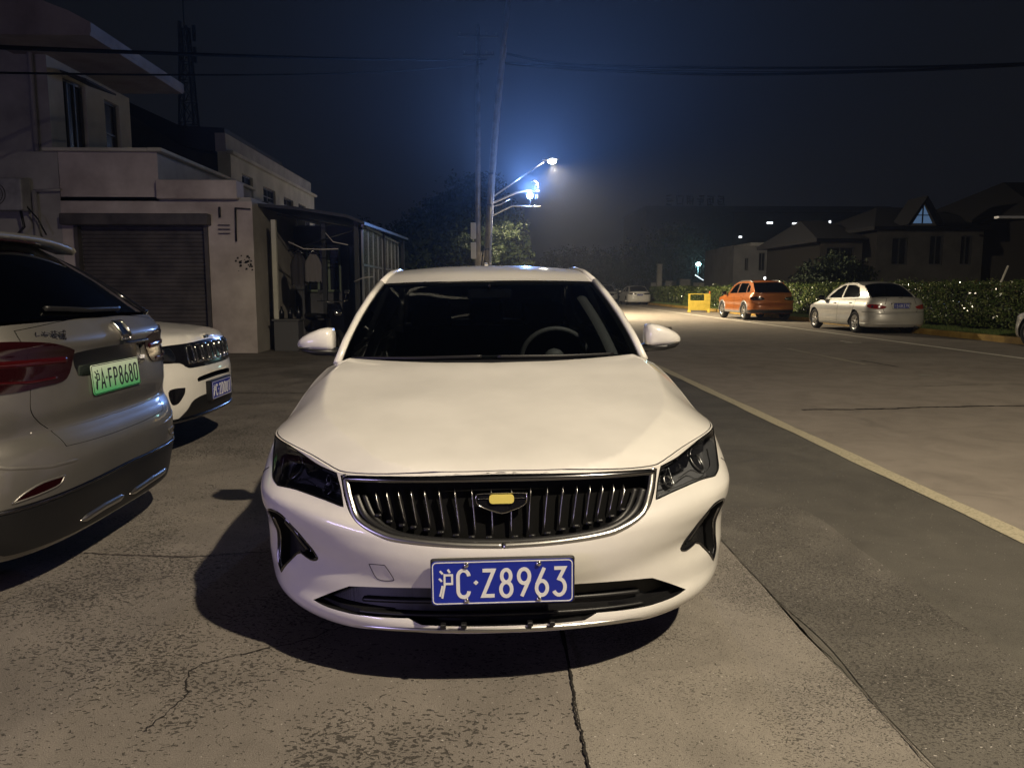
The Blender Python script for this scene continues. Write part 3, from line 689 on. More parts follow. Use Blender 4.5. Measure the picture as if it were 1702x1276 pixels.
# ---------------------------------------------------------------- ground, road, markings
def sheet(name, x0, x1, y0, y1, z, mtl, nx=1, ny=1, wob=0.0, kind='structure'):
    mb = MB(); xs = np.linspace(x0, x1, nx+1); ys = np.linspace(y0, y1, ny+1); vs = []
    for j, y in enumerate(ys):
        for i, x in enumerate(xs):
            w_ = wob*(math.sin(y*3.1+i*2)+0.6*math.sin(y*7.7+1.3*i)) if wob and i in (0, nx) else 0
            vs.append((x+w_, y, z))
    n = nx+1; mb.add(vs, [(j*n+i, j*n+i+1, (j+1)*n+i+1, (j+1)*n+i) for j in range(ny) for i in range(nx)])
    o = mb.build(name, mtl); o['kind'] = kind; return o
def groundmat(name, c1, c2, c3, pit=0.0, pitcol=(0.02, 0.018, 0.015), pscale=55.0, rough=0.85, grain=220.0, patch=0.6, bs=0.25, thr=0.60):
    m = mat(name, c1, rough, spec=0.3); b = m.node_tree.nodes['Principled BSDF']; v = objco(m)
    n1 = noise(m, patch, 6, 0.6, v, 0.4); base = ramp(m, n1.outputs[0], [(0.32, c1), (0.50, c2), (0.68, c3)]).outputs[0]
    g = noise(m, grain, 3, 0.7, v); gr_ = ramp(m, g.outputs[0], [(0.30, (0.62,)*3), (0.50, (1.0,)*3), (0.72, (1.32,)*3)])
    base = mixc(m, 1.0, base, gr_.outputs[0], 'MULTIPLY')
    st = noise(m, 2.3, 5, 0.65, v, 0.8); sr = ramp(m, st.outputs[0], [(0.30, (0.80,)*3), (0.6, (1.08,)*3)]); base = mixc(m, 1.0, base, sr.outputs[0], 'MULTIPLY')
    h = g.outputs[0]
    if pit:
        mp = nd(m, 'ShaderNodeMapping'); mp.inputs['Scale'].default_value = (1.0, 1.45, 1.0); mp.inputs['Rotation'].default_value = (0, 0, 0.5); lk(m, v, mp.inputs[0])
        w1 = noise(m, 14, 2, 0.5, v); off_ = nd(m, 'ShaderNodeVectorMath', operation='MULTIPLY_ADD'); lk(m, w1.outputs['Color'], off_.inputs[0]); off_.inputs[1].default_value = (0.05, 0.05, 0.05); lk(m, mp.outputs[0], off_.inputs[2])
        p = noise(m, pscale, 2.0, 0.5, off_.outputs[0]); area = noise(m, 1.0, 2.5, 0.6, v, 0.5)
        ar = ramp(m, area.outputs[0], [(0.44, (0.0,)*3), (0.60, (1.0,)*3)])
        sm = nd(m, 'ShaderNodeMath', operation='MULTIPLY_ADD'); lk(m, ar.outputs[0], sm.inputs[0]); sm.inputs[1].default_value = 0.12; lk(m, p.outputs[0], sm.inputs[2])
        pr_ = ramp(m, sm.outputs[0], [(thr+0.045, (0.0,)*3), (thr+0.075, (1.0,)*3)])
        pf = nd(m, 'ShaderNodeMath', operation='MULTIPLY'); lk(m, pr_.outputs[0], pf.inputs[0]); pf.inputs[1].default_value = pit
        base = mixc(m, pf.outputs[0], base, pitcol)
        hh_ = nd(m, 'ShaderNodeMath', operation='MULTIPLY_ADD'); lk(m, pr_.outputs[0], hh_.inputs[0]); hh_.inputs[1].default_value = -2.5; lk(m, g.outputs[0], hh_.inputs[2]); h = hh_.outputs[0]
        # pale chips
        c = noise(m, 90, 1.0, 0.4, v); cr2 = ramp(m, c.outputs[0], [(0.755, (0,)*3), (0.77, (1,)*3)]); base = mixc(m, cr2.outputs[0], base, (0.45, 0.42, 0.38))
    lk(m, base, b.inputs['Base Color']); bump(m, h, bs, 0.004); return m
MG = groundmat('concrete_yard', (0.142, 0.127, 0.111), (0.190, 0.170, 0.148), (0.233, 0.210, 0.184), pit=0.72, pscale=66, thr=0.612, bs=1.0)
MS = groundmat('concrete_strip', (0.205, 0.187, 0.159), (0.239, 0.217, 0.186), (0.272, 0.247, 0.213), pit=0.70, pscale=120, thr=0.585, grain=300, bs=0.6)
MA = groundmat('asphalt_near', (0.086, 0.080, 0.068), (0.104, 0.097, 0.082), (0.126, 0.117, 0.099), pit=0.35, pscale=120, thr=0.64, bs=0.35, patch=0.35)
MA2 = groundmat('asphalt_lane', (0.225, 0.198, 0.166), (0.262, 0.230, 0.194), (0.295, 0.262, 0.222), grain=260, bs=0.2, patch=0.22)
MD = groundmat('bare_ground', (0.040, 0.040, 0.033), (0.058, 0.055, 0.046), (0.078, 0.075, 0.059), grain=40, bs=0.3)
sheet('ground', -400, 500, -60, 800, -0.03, MD)
sheet('yard_pavement', -60, 0.27, -25, 40, 0.0, MG)
sheet('gutter_strip', 0.27, 1.20, -25, 160, 0.003, MS, 1, 400, 0.012)
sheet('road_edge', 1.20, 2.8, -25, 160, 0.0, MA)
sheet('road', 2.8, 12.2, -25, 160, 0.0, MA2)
sheet('far_verge', -60, 0.27, 40, 160, -0.005, MD)
sheet('patch_repair', 1.212, 1.85, -2.0, 4.4, 0.004, groundmat('rough_patch', (0.104, 0.096, 0.081), (0.126, 0.116, 0.099), (0.148, 0.136, 0.116), pit=0.62, pscale=95, thr=0.60, bs=0.6), 1, 60, 0.015)
def linemat(name, c, wear=0.45):
    m = mat(name, c, 0.7); b = m.node_tree.nodes['Principled BSDF']; v = objco(m); n = noise(m, 6, 8, 0.75, v); r_ = ramp(m, n.outputs[0], [(wear-0.13, tuple(x*0.35 for x in c)), (wear+0.02, c)])
    n2 = noise(m, 60, 4, 0.7, v); r2 = ramp(m, n2.outputs[0], [(0.36, (0.55,)*3), (0.5, (1,)*3)]); lk(m, mixc(m, 1.0, r_.outputs[0], r2.outputs[0], 'MULTIPLY'), b.inputs['Base Color']); return m
LM = linemat('line_paint', (0.48, 0.43, 0.30), 0.40); LM2 = linemat('line_paint_white', (0.82, 0.78, 0.66), 0.34)
sheet('lane_line', 2.735, 2.865, -6, 75, 0.004, LM, 1, 300, 0.006)
sheet('parking_line', 9.81, 9.95, 4, 150, 0.004, LM2, 1, 300, 0.004)
sheet('centre_line', 6.36, 6.46, 12.8, 16.2, 0.004, linemat('faded_line', (0.46, 0.42, 0.33), 0.42), 1, 20, 0.01)
sheet('bay_mark', 8.45, 8.85, 17.9, 18.0, 0.004, LM2); sheet('bay_mark', 8.60, 8.68, 18.0, 18.6, 0.004, LM2)
def crack(name, pts, w_, z, mtl, jit=0.02, n=40):
    P = cr_spline(pts, n//max(1, len(pts)-1), False); r_ = random.Random(len(name)+len(pts)*7+int(w_*1e4)); L_ = []; Rr_ = []
    off0 = 0
    for i, p in enumerate(P):
        a = P[max(0, i-1)]; b = P[min(len(P)-1, i+1)]; dx, dy = b[0]-a[0], b[1]-a[1]; l = math.hypot(dx, dy) or 1; nx, ny = -dy/l, dx/l
        off0 = off0*0.75+r_.uniform(-jit, jit)*0.6; w2 = w_*r_.uniform(0.35, 1.25)/2
        L_.append((p[0]+nx*(off0+w2), p[1]+ny*(off0+w2), z)); Rr_.append((p[0]+nx*(off0-w2), p[1]+ny*(off0-w2), z))
    mb = MB(); m_ = len(P); mb.add(L_+Rr_, [(m_+i, m_+i+1, i+1, i) for i in range(m_-1)]); o = mb.build(name, mtl); o['kind'] = 'structure'; return o
MC = mat('crack_dark', (0.012, 0.010, 0.008), 0.9)
crack('joint_crack', [(0.265, 1.2), (0.272, 1.95), (0.262, 2.2), (0.275, 2.42), (0.27, 3.2), (0.27, 5.0)], 0.009, 0.008, MC, 0.0045, 200)
crack('joint_crack', [(1.205, 0.8), (1.20, 1.9), (1.21, 2.5), (1.20, 3.0), (1.20, 6.0)], 0.005, 0.008, mat('crack_soft', (0.07, 0.062, 0.05), 0.9), 0.005, 160)
crack('joint_crack', [(3.35, 8.02), (4.3, 8.06), (4.9, 8.18), (6.5, 8.24), (9.5, 8.35)], 0.045, 0.005, MC, 0.02, 120)
crack('joint_crack', [(6.7, 17.7), (7.6, 17.72), (9.2, 17.8)], 0.05, 0.005, MC, 0.02, 60)
crack('joint_crack', [(6.68, 13.5), (6.72, 13.0), (6.76, 12.4)], 0.04, 0.005, MC, 0.01, 40)
crack('joint_crack', [(-2.0, 3.72), (-1.5, 3.66), (-1.05, 3.70), (-0.6, 3.66)], 0.012, 0.004, mat('crack_brown', (0.05, 0.04, 0.032), 0.9), 0.012, 60)
crack('joint_crack', [(-3.4, 9.6), (-2.6, 9.5), (-1.8, 9.6)], 0.03, 0.004, MC, 0.01, 60)
crack('joint_crack', [(-1.02, 2.15), (-0.98, 2.35), (-1.0, 2.55), (-0.70, 2.72), (-0.55, 2.86)], 0.006, 0.004, MC, 0.012, 80)
crack('joint_crack', [(5.6, 9.9), (6.8, 10.1), (8.2, 10.0)], 0.02, 0.005, mat('crack_faint', (0.05, 0.042, 0.034), 0.9), 0.02, 60)
mbx = MB(); mbx.lathe([(0.0, 0.006), (0.36, 0.006), (0.40, 0.003)], 32, c=(8.55, 15.55, 0)); tag(mbx.build('manhole_cover', grime('cast_iron', (0.17, 0.155, 0.13), (0.24, 0.22, 0.18), 20)), 'round manhole cover in the road lane before the silver saloon', 'manhole cover')
mbx = MB(); mbx.lathe([(0.0, 0.006), (0.10, 0.006), (0.11, 0.003)], 20, c=(6.52, 11.2, 0)); tag(mbx.build('valve_cover', mat('valve', (0.3, 0.28, 0.24), 0.6)), 'small pale round valve lid in the middle of the road', 'valve cover')
# kerb and verge
mk = mat('kerb_paint', (0.42, 0.25, 0.05), 0.75); v_ = objco(mk); n_ = noise(mk, 1.6, 6, 0.7, v_); r_ = ramp(mk, n_.outputs[0], [(0.30, (0.20, 0.13, 0.05)), (0.45, (0.34, 0.20, 0.035)), (0.66, (0.50, 0.33, 0.08))]); lk(mk, r_.outputs[0], mk.node_tree.nodes['Principled BSDF'].inputs['Base Color'])
mb = MB(); mb.prism([(12.2, -0.02), (12.2, 0.12), (12.225, 0.15), (12.42, 0.15), (12.42, -0.02)], 15.2, 160, axis='y')
o = mb.build('kerb', mk); o['kind'] = 'structure'
mb = MB(); vs = [(12.2, 15.2, 0.15), (12.42, 15.2, 0.15), (12.2, 15.2, 0.0), (12.42, 15.2, 0), (12.2, 14.0, 0.012), (12.42, 14.0, 0.012), (12.2, 14.0, -0.02), (12.42, 14.0, -0.02)]
mb.add(vs, [(0, 1, 5, 4), (0, 4, 6, 2), (1, 3, 7, 5), (4, 5, 7, 6)]); o = mb.build('kerb_ramp', mat('kerb_ramp_paint', (0.55, 0.40, 0.12), 0.7)); o['kind'] = 'structure'
sheet('kerb_gutter', 12.02, 12.195, 14, 160, 0.004, groundmat('gutter_concrete', (0.156, 0.150, 0.131), (0.193, 0.181, 0.162), (0.223, 0.211, 0.186)))
sheet('driveway', 12.2, 30, 4, 14.0, 0.004, MS)
mb = MB(); mb.prism([(12.42, -0.03), (12.42, 0.12), (16, 0.14), (60, 0.05), (60, -0.03)], 15.2, 200, axis='y'); o = mb.build('verge', grime('soil', (0.02, 0.03, 0.012), (0.045, 0.06, 0.02), 8, 0.95)); o['kind'] = 'structure'
def leafmat(name, a, b, c, rough=0.35, spec=0.6):
    m = mat(name, a, rough, spec=spec); v = nd(m, 'ShaderNodeNewGeometry'); r_ = ramp(m, v.outputs['Random Per Island'], [(0.0, a), (0.5, b), (1.0, c)]); lk(m, r_.outputs[0], m.node_tree.nodes['Principled BSDF'].inputs['Base Color']); return m
def cloud(name, P, size, mtl, parent=None, up=0.3, asp=0.55, seed=1, dirs=None):
    """leaf sized quads at points P"""
    r_ = np.random.default_rng(seed); n = len(P); a = r_.normal(size=(n, 3)); a /= np.linalg.norm(a, axis=1)[:, None]
    if dirs is not None: a = a*0.75+dirs; a /= np.linalg.norm(a, axis=1)[:, None]
    b = np.cross(a, r_.normal(size=(n, 3))); b /= np.linalg.norm(b, axis=1)[:, None]; c = np.cross(a, b)
    s_ = size*r_.uniform(0.6, 1.25, n)[:, None]; L_ = b*s_*0.5; W_ = c*s_*0.5*asp; k = a*s_*0.10
    V = np.stack([P-L_, P-L_*0.1+W_+k, P+L_, P-L_*0.1-W_+k], 1).reshape(-1, 3)
    me = bpy.data.meshes.new(name); me.vertices.add(4*n); me.vertices.foreach_set('co', V.ravel().astype('f')); me.loops.add(4*n); me.loops.foreach_set('vertex_index', np.arange(4*n, dtype='i'))
    me.polygons.add(n); me.polygons.foreach_set('loop_start', np.arange(0, 4*n, 4, dtype='i')); me.polygons.foreach_set('loop_total', np.full(n, 4, 'i')); me.update(); me.validate()
    return link(name, me, mtl, parent)
# grass on the verge
r2 = np.random.default_rng(3); n = 26000
gx = r2.uniform(12.42, 13.5, n); gy = 15.0+r2.uniform(0, 1, n)**1.6*48; gz = np.full(n, 0.125); h_ = r2.uniform(0.04, 0.11, n)*(1+0.4*np.sin(gy*3)); ln = r2.normal(0, 0.03, (n, 2)); wd = 0.008+gy*0.0004
V = np.stack([np.stack([gx-wd, gy, gz], 1), np.stack([gx+wd, gy, gz], 1), np.stack([gx+ln[:, 0], gy+ln[:, 1], gz+h_], 1)], 1).reshape(-1, 3)
me = bpy.data.meshes.new('grass'); me.from_pydata(V.tolist(), [], [(3*i, 3*i+1, 3*i+2) for i in range(n)])
tag(link('grass', me, leafmat('grass_blade', (0.05, 0.09, 0.02), (0.09, 0.14, 0.03), (0.16, 0.18, 0.06), 0.6)), 'short green grass on the verge between kerb and hedge', 'grass', kind='stuff')
LH = leafmat('hedge_leaf', (0.045, 0.080, 0.018), (0.095, 0.140, 0.035), (0.22, 0.24, 0.09), 0.20, 1.0)
LR = leafmat('red_leaf', (0.10, 0.05, 0.02), (0.14, 0.08, 0.03), (0.16, 0.12, 0.05), 0.3, 0.8)
def hedge(lab, x0, x1, y0, y1, z1, n, size, seed, round_=0.12, red=0.0):
    r_ = np.random.default_rng(seed); t = empty('hedge', ((x0+x1)/2, y0, 0.12), (0, 0, 0), lab, 'hedge')
    # points on front, top and end faces with depth scatter
    L_, W_, H_ = y1-y0, x1-x0, z1-0.25
    A = np.array([L_*H_, L_*W_, W_*H_, W_*H_]); k = r_.choice(4, n, p=A/A.sum()); u, v = r_.uniform(size=n), r_.uniform(size=n); d = np.abs(r_.normal(0, 0.10, n))
    wob = 0.06*np.sin(u*L_*2.1+v*3)+0.05*np.sin(u*L_*5.3+1)
    P = np.zeros((n, 3)); D = np.zeros((n, 3))
    m_ = k == 0; P[m_] = np.stack([x0+d+wob+0.10*(v<0.15)*0, y0+u*L_, 0.25+v*H_], 1)[m_]; D[m_] = (-0.6, 0, 0.3)
    m_ = k == 1; P[m_] = np.stack([x0+v*W_, y0+u*L_, z1-d*0.9+wob*0.7+r_.exponential(0.02, n)*2*(r_.uniform(size=n) > 0.8)], 1)[m_]; D[m_] = (0, 0, 0.7)
    m_ = k == 2; P[m_] = np.stack([x0+u*W_, y0+d, 0.25+v*H_], 1)[m_]; D[m_] = (0, -0.6, 0.2)
    m_ = k == 3; P[m_] = np.stack([x0+u*W_, y1-d, 0.25+v*H_], 1)[m_]; D[m_] = (0, 0.6, 0.2)
    P = P-np.array([(x0+x1)/2, y0, 0.12])
    nr = int(n*red)
    cloud('foliage', P[nr:], size, LH, t, seed=seed, dirs=D[nr:])
    if nr:
        q = P[:nr].copy(); q = q[(q[:, 2] > z1*0.72)]; cloud('young_shoots', q, size, LR, t, seed=seed+1)
    mb = MB(); cx = (x0+x1)/2; mb.box((x0+0.16-cx, 0.14, 0.12), (x1-0.12-cx, L_-0.14, z1-0.28), bev=0.05); mb.build('inner_core', mat('hedge_core', (0.010, 0.011, 0.006), 0.9), t)  # solid near-black box fills the hedge behind the leaves
    return t
hedge('long glossy-leaved hedge behind the silver saloon at the right', 13.25, 14.6, 15.4, 29.5, 1.40, 42000, 0.085, 11, red=0.05)
hedge('leafy hedge running between the orange SUV and the silver saloon', 13.2, 14.5, 29.9, 39.5, 1.42, 16000, 0.10, 12)
hedge('low clipped hedge behind the yellow barrier', 13.0, 14.3, 40.2, 48.0, 1.30, 9000, 0.12, 13)
hedge('square cut hedge farthest along the kerb, by the white saloon', 13.0, 14.2, 51.5, 62.0, 1.32, 9000, 0.13, 14)
def shrub(lab, c, rad, n, size, mtl, seed, cat='shrub', name='shrub'):
    r_ = np.random.default_rng(seed); d = r_.normal(size=(n, 3)); d /= np.linalg.norm(d, axis=1)[:, None]; P = d*np.array(rad)*(1-np.abs(r_.normal(0, 0.15, n)))[:, None]
    P[:, 2] = np.abs(P[:, 2])*1.0+0.1; t = empty(name, (c[0], c[1], 0.1), (0, 0, 0), lab, cat); cloud('foliage', P, size, mtl, t, seed=seed, dirs=d*0.6)
    mb = MB(); 
    for k in range(6): a = k*1.05; mb.tube([(0, 0, 0), (rad[0]*0.3*math.cos(a), rad[1]*0.3*math.sin(a), rad[2]*0.4), (rad[0]*0.6*math.cos(a), rad[1]*0.6*math.sin(a), rad[2]*0.75)], 0.02, 5)
    mb.build('stem', M['black'], t); return t
shrub('rounded shrub between the two far clipped hedges', (13.3, 49.8), (0.8, 0.9, 1.15), 2600, 0.13, LH, 21)
# ---------------------------------------------------------------- trees
BK = grime('bark', (0.03, 0.025, 0.02), (0.06, 0.05, 0.04), 6, 0.9)
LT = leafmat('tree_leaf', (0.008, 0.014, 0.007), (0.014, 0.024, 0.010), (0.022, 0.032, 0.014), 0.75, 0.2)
LT2 = leafmat('lamplit_leaf', (0.018, 0.030, 0.012), (0.032, 0.048, 0.018), (0.055, 0.070, 0.03), 0.6, 0.5)  # lighter copy of the leaf colours, lamplight on foliage painted in
def tree(lab, base, blobs, n, size, seed, leaf=LT, tr=0.22, group=None):
    """blobs = [(x, y, z, rx, rz)] relative to the base"""
    r_ = np.random.default_rng(seed); t = empty('tree', base, (0, 0, 0), lab, 'tree', group); mb = MB()
    top = max(b[2] for b in blobs)*0.75; mb.tube([(0, 0, 0), (0.1, 0.05, top*0.3), (-0.05, 0.1, top*0.6), (0.05, 0, top)], [tr, tr*0.8, tr*0.6, tr*0.3], 8); mb.build('trunk', BK, t)
    for b in blobs:
        m2 = MB(); m2.tube([(0, 0, top*0.35), (b[0]*0.45, b[1]*0.45, top*0.35+(b[2]-top*0.35)*0.6), (b[0], b[1], b[2])], [tr*0.45, tr*0.3, tr*0.1], 6); m2.build('limb', BK, t)
    Ps = []; Ds = []; vol = np.array([b[3]**2*b[4] for b in blobs]); vol = vol**0.75; cnt = (n*vol/vol.sum()).astype(int)
    for b, c in zip(blobs, cnt):
        nc = max(6, c//45); d = r_.normal(size=(nc, 3)); d /= np.linalg.norm(d, axis=1)[:, None]; rr_ = r_.uniform(0.45, 1.08, nc)[:, None]
        cen = np.array(b[:3])+d*rr_*np.array([b[3], b[3], b[4]]); k = r_.integers(0, nc, c); cs = b[3]*0.17
        Ps.append(cen[k]+r_.normal(0, cs, (c, 3))*np.array([1, 1, 0.75])); Ds.append(d[k]*0.5)
    P = np.concatenate(Ps); P[:, 2] = np.maximum(P[:, 2], 0.3); cloud('crown', P, size, leaf, t, seed=seed, dirs=np.concatenate(Ds)); return t
tree('tall dark tree with a broad crown behind the utility poles', (-1.2, 45, 0), [(-3.2, 0, 3.6, 1.6, 1.6), (-1.7, 0.5, 4.6, 1.7, 1.7), (0.0, 0, 5.9, 1.7, 1.6), (0.2, 0, 4.2, 2.2, 2.2), (1.6, 0.3, 4.9, 1.5, 1.6), (2.6, 0, 3.3, 1.0, 1.6), (-4.2, 0.2, 2.4, 1.3, 1.7), (0.9, 0, 7.0, 1.1, 0.9)], 34000, 0.27, 31, tr=0.3)
tree('small lamplit tree between the two poles and the lamps', (-0.4, 40.5, 0), [(-0.6, 0, 3.7, 0.55, 0.45), (0.3, -0.2, 3.9, 0.6, 0.5), (1.3, 0, 4.2, 0.75, 0.5), (0.6, 0, 3.2, 0.5, 0.6)], 4200, 0.12, 32, LT2, 0.07)
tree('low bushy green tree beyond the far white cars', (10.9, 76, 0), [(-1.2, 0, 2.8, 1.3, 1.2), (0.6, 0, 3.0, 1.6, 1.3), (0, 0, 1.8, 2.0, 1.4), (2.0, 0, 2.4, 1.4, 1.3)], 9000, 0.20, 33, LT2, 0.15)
far = [('dense dark bush standing left of the low house, above the hedge', (14.9, 33.2, 0), [(-0.6, 0, 1.8, 0.8, 0.7), (0.6, 0, 2.0, 1.0, 0.8), (0, 0, 1.3, 1.3, 0.9)]), ('rounded dark tree massed below the rooftop lettering of the big building', (23, 96, 0), [(-4, 0, 4.5, 3.2, 2.6), (0, 0, 6.4, 3.6, 2.4), (4, 0, 4.6, 3.2, 2.6), (-7, 1, 3.2, 2.4, 2.2)]),
       ('low dark tree right of the far floodlight', (33.5, 92, 0), [(-3, 0, 2.8, 2.4, 2.0), (0, 0, 3.2, 2.6, 2.0), (3, 0, 2.4, 2.2, 1.8)]),
       ('dark tree far off in the gap right of the road end', (13.5, 112, 0), [(-3, 0, 4.4, 2.8, 2.2), (0, 0, 5.0, 3.0, 2.2), (3.2, 0, 4.4, 3.0, 2.4)]),
       ('flat dark tree line seen over the car roof', (4.5, 118, 0), [(-3, 0, 2.6, 2.4, 1.6), (0, 0, 3.6, 2.6, 1.5), (3, 0, 3.0, 2.4, 1.5)]),
       ('dark bushy tree hiding the grey house behind the orange SUV', (24.3, 55, 0), [(-1.5, 0, 2.4, 1.6, 1.4), (0.6, 0, 3.0, 1.8, 1.4), (2.6, 0, 2.6, 1.8, 1.6), (4.2, 0, 2.2, 1.6, 1.6)]),
       ('dark tree behind the shed at the left of the poles', (-9.0, 52, 0), [(0, 0, 3.6, 2.2, 2.0), (2.8, 0, 3.0, 2.2, 1.9), (-2, 0, 2.8, 2.0, 1.8)])]
for i, (lab, b, bl_) in enumerate(far): tree(lab, b, bl_, 9000, 0.34 if b[1] > 40 else 0.15, 41+i, tr=0.25 if b[1] > 40 else 0.08)
# ---------------------------------------------------------------- buildings on the left
WL = lambda n, c, c2, s=1.2, b=0.1: grime(n, c, c2, s, 0.85, 0.3, 0.65, b)
WP = WL('pink_plaster', (0.34, 0.29, 0.28), (0.60, 0.54, 0.52)); WG = WL('grey_render', (0.26, 0.25, 0.245), (0.42, 0.41, 0.40)); WC = WL('cream_render', (0.42, 0.41, 0.35), (0.60, 0.58, 0.50)); WD = WL('dark_render', (0.05, 0.045, 0.045), (0.09, 0.085, 0.08))
DK = mat('dark_opening', (0.012, 0.013, 0.016), 0.25); ROOF = mat('roof_tile', (0.02, 0.02, 0.022), 0.8); FRM = mat('window_frame', (0.12, 0.12, 0.12), 0.5, 0.5); PIPE = mat('pvc_pipe', (0.30, 0.29, 0.30), 0.5)
RS = grime('shutter_steel', (0.045, 0.040, 0.040), (0.095, 0.085, 0.082), 2.5, 0.55)
def box_obj(name, lo, hi, mtl, parent, bev=0.0):
    mb = MB(); mb.box(lo, hi, bev=bev); return mb.build(name, mtl, parent)
def wall_open(name, plane, at, u0, u1, z0, z1, holes, mtl, parent, th=0.2):
    """wall with openings; plane 'y' faces -y at y=at, plane 'x' faces +x at x=at"""
    us = sorted({u0, u1, *[h[0] for h in holes], *[h[1] for h in holes]}); zs = sorted({z0, z1, *[h[2] for h in holes], *[h[3] for h in holes]})
    mb = MB()
    for i in range(len(us)-1):
        for j in range(len(zs)-1):
            a, b, c, d = us[i], us[i+1], zs[j], zs[j+1]; um_, zm = (a+b)/2, (c+d)/2
            if any(h[0] < um_ < h[1] and h[2] < zm < h[3] for h in holes): continue
            if plane == 'y': mb.add([(a, at, c), (b, at, c), (b, at, d), (a, at, d)], [(0, 1, 2, 3)])
            else: mb.add([(at, a, c), (at, b, c), (at, b, d), (at, a, d)], [(0, 1, 2, 3)])
    for h in holes:
        a, b, c, d = h[:4]
        s_ = th if plane == 'y' else -th
        q = [(a, c), (b, c), (b, d), (a, d)]
        f3 = (lambda u, z, o: (u, at+o, z)) if plane == 'y' else (lambda u, z, o: (at+o, u, z))
        for k in range(4):
            p, r_ = q[k], q[(k+1)%4]; mb.add([f3(*p, 0), f3(*r_, 0), f3(*r_, s_), f3(*p, s_)], [(0, 3, 2, 1)])
    return mb.build(name, mtl, parent)
def window(parent, plane, at, a, b, c, d, nx=2, nz=2, pane=None, depth=0.12, frame=None):
    s_ = depth if plane == 'y' else -depth
    lo = (lambda u, z, o: (u, at+s_+o, z)) if plane == 'y' else (lambda u, z, o: (at+s_-o, u, z))
    def bx(mb, u0, u1, z0, z1, o0, o1):
        p, q = lo(u0, z0, o0), lo(u1, z1, o1); mb.box(tuple(map(min, p, q)), tuple(map(max, p, q)))
    mb = MB(); bx(mb, a, b, c, d, 0.0, 0.02); w_ = mb.build('window', pane or DK, parent)
    mb = MB(); t = 0.05
    bx(mb, a, b, c, c+t, -0.04, -0.005); bx(mb, a, b, d-t, d, -0.04, -0.005)
    for k in range(nx+1): u = a+(b-a-t)*k/nx; bx(mb, u, u+t, c+t, d-t, -0.04, -0.005)
    for k in range(1, nz): z = c+(d-c)*k/nz; bx(mb, a+t, b-t, z, z+t*0.7, -0.035, -0.008)
    mb.build('frame', frame or FRM, w_); return w_
# two-storey house: lower block with terrace, upper storey set back, wide flat roof slab
H1 = empty('house', (-8.5, 15.5, 0), (0, 0, 0), 'two-storey rendered house with a terrace and wide roof slab, at the left', 'house')
def sub(o, t): o.location = (-t.location[0], -t.location[1], -t.location[2]); return o
def P_(t, fn, *a, **k): o = fn(*a, **k); o.parent = t; o.location = -t.location; return o
h1 = lambda *a, **k: None
g1 = P_(H1, wall_open, 'wall', 'y', 15.52, -13, -8.31, 0, 3.9, [(-13, -12.2, 0.9, 2.2)], WG, None)
P_(H1, wall_open, 'wall', 'y', 15.52, -8.30, -6.41, 2.9, 3.9, [], WP, None)
P_(H1, wall_open, 'wall', 'x', -6.41, 15.52, 21.5, 3.06, 3.9, [], WG, None); P_(H1, wall_open, 'wall', 'x', -6.41, 19.01, 21.5, 0, 3.055, [], WG, None)
P_(H1, box_obj, 'terrace_slab', (-13, 15.55, 3.55), (-6.44, 21.5, 3.70), WG, None)
P_(H1, box_obj, 'parapet_coping', (-6.55, 15.4, 3.9), (-6.28, 21.5, 3.97), WC, None, 0.01)
P_(H1, box_obj, 'parapet_coping', (-8.55, 15.42, 3.902), (-6.56, 15.62, 3.968), WC, None, 0.01)
P_(H1, wall_open, 'upper_wall', 'x', -8.6, 15.9, 19.4, 3.7, 5.8, [(16.45, 17.35, 4.05, 5.55), (18.15, 18.85, 4.05, 5.50)], WC, None)
P_(H1, wall_open, 'upper_wall', 'y', 15.9, -13, -8.6, 3.7, 7.6, [], WG, None)
P_(H1, wall_open, 'upper_wall', 'x', -8.605, 15.9, 16.3, 5.81, 7.6, [], WG, None) if False else None
for a, b, nz in ((16.45, 17.35, 1), (18.15, 18.85, 2)):
    w_ = window(None, 'x', -8.6, a, b, 4.05, 5.55 if a < 17 else 5.50, 1 if a > 18 else 3, nz); w_.parent = H1; w_.location = -H1.location
mb = MB(); mb.prism([(-9.2, 5.80), (-7.15, 5.80), (-7.12, 5.86), (-7.12, 6.02), (-7.5, 6.22), (-8.4, 6.55), (-9.2, 6.6)], 14.7, 18.95, axis='y'); o = mb.build('roof_slab', WL('roof_edge', (0.18, 0.15, 0.145), (0.32, 0.29, 0.27)), H1); o.location = -H1.location
mb = MB(); mb.add([(-8.59, 16.35, 5.60), (-8.59, 17.5, 5.60), (-8.05, 17.55, 5.42), (-8.05, 16.30, 5.42), (-8.59, 16.35, 5.64), (-8.59, 17.5, 5.64), (-8.05, 17.55, 5.46), (-8.05, 16.30, 5.46)], [(3, 2, 1, 0), (4, 5, 6, 7), (2, 3, 7, 6), (0, 4, 7, 3), (1, 2, 6, 5)]); o = mb.build('window_canopy', ROOF, H1); o.location = -H1.location
mb = MB(); mb.tube([(-8.62, 15.42, 7.4), (-8.62, 15.42, 3.2), (-8.30, 15.42, 3.16), (-8.30, 15.42, 3.05)] if False else [(-8.75, 15.43, 3.15), (-8.75, 15.43, 0.1)], 0.05, 8); mb.tube([(-8.75, 15.43, 3.15), (-8.25, 15.43, 3.17)], 0.03, 6); o = mb.build('drain_pipe', PIPE, H1); o.location = -H1.location
mb = MB(); mb.tube([(-8.85, 15.80, 7.5), (-8.85, 15.80, 3.95)], 0.05, 8); o = mb.build('drain_pipe', PIPE, H1); o.location = -H1.location
acu = empty('air_conditioner', (-9.2, 15.25, 2.75), (0, 0, 0), 'air conditioner unit on the house wall at the far left', 'air conditioner')
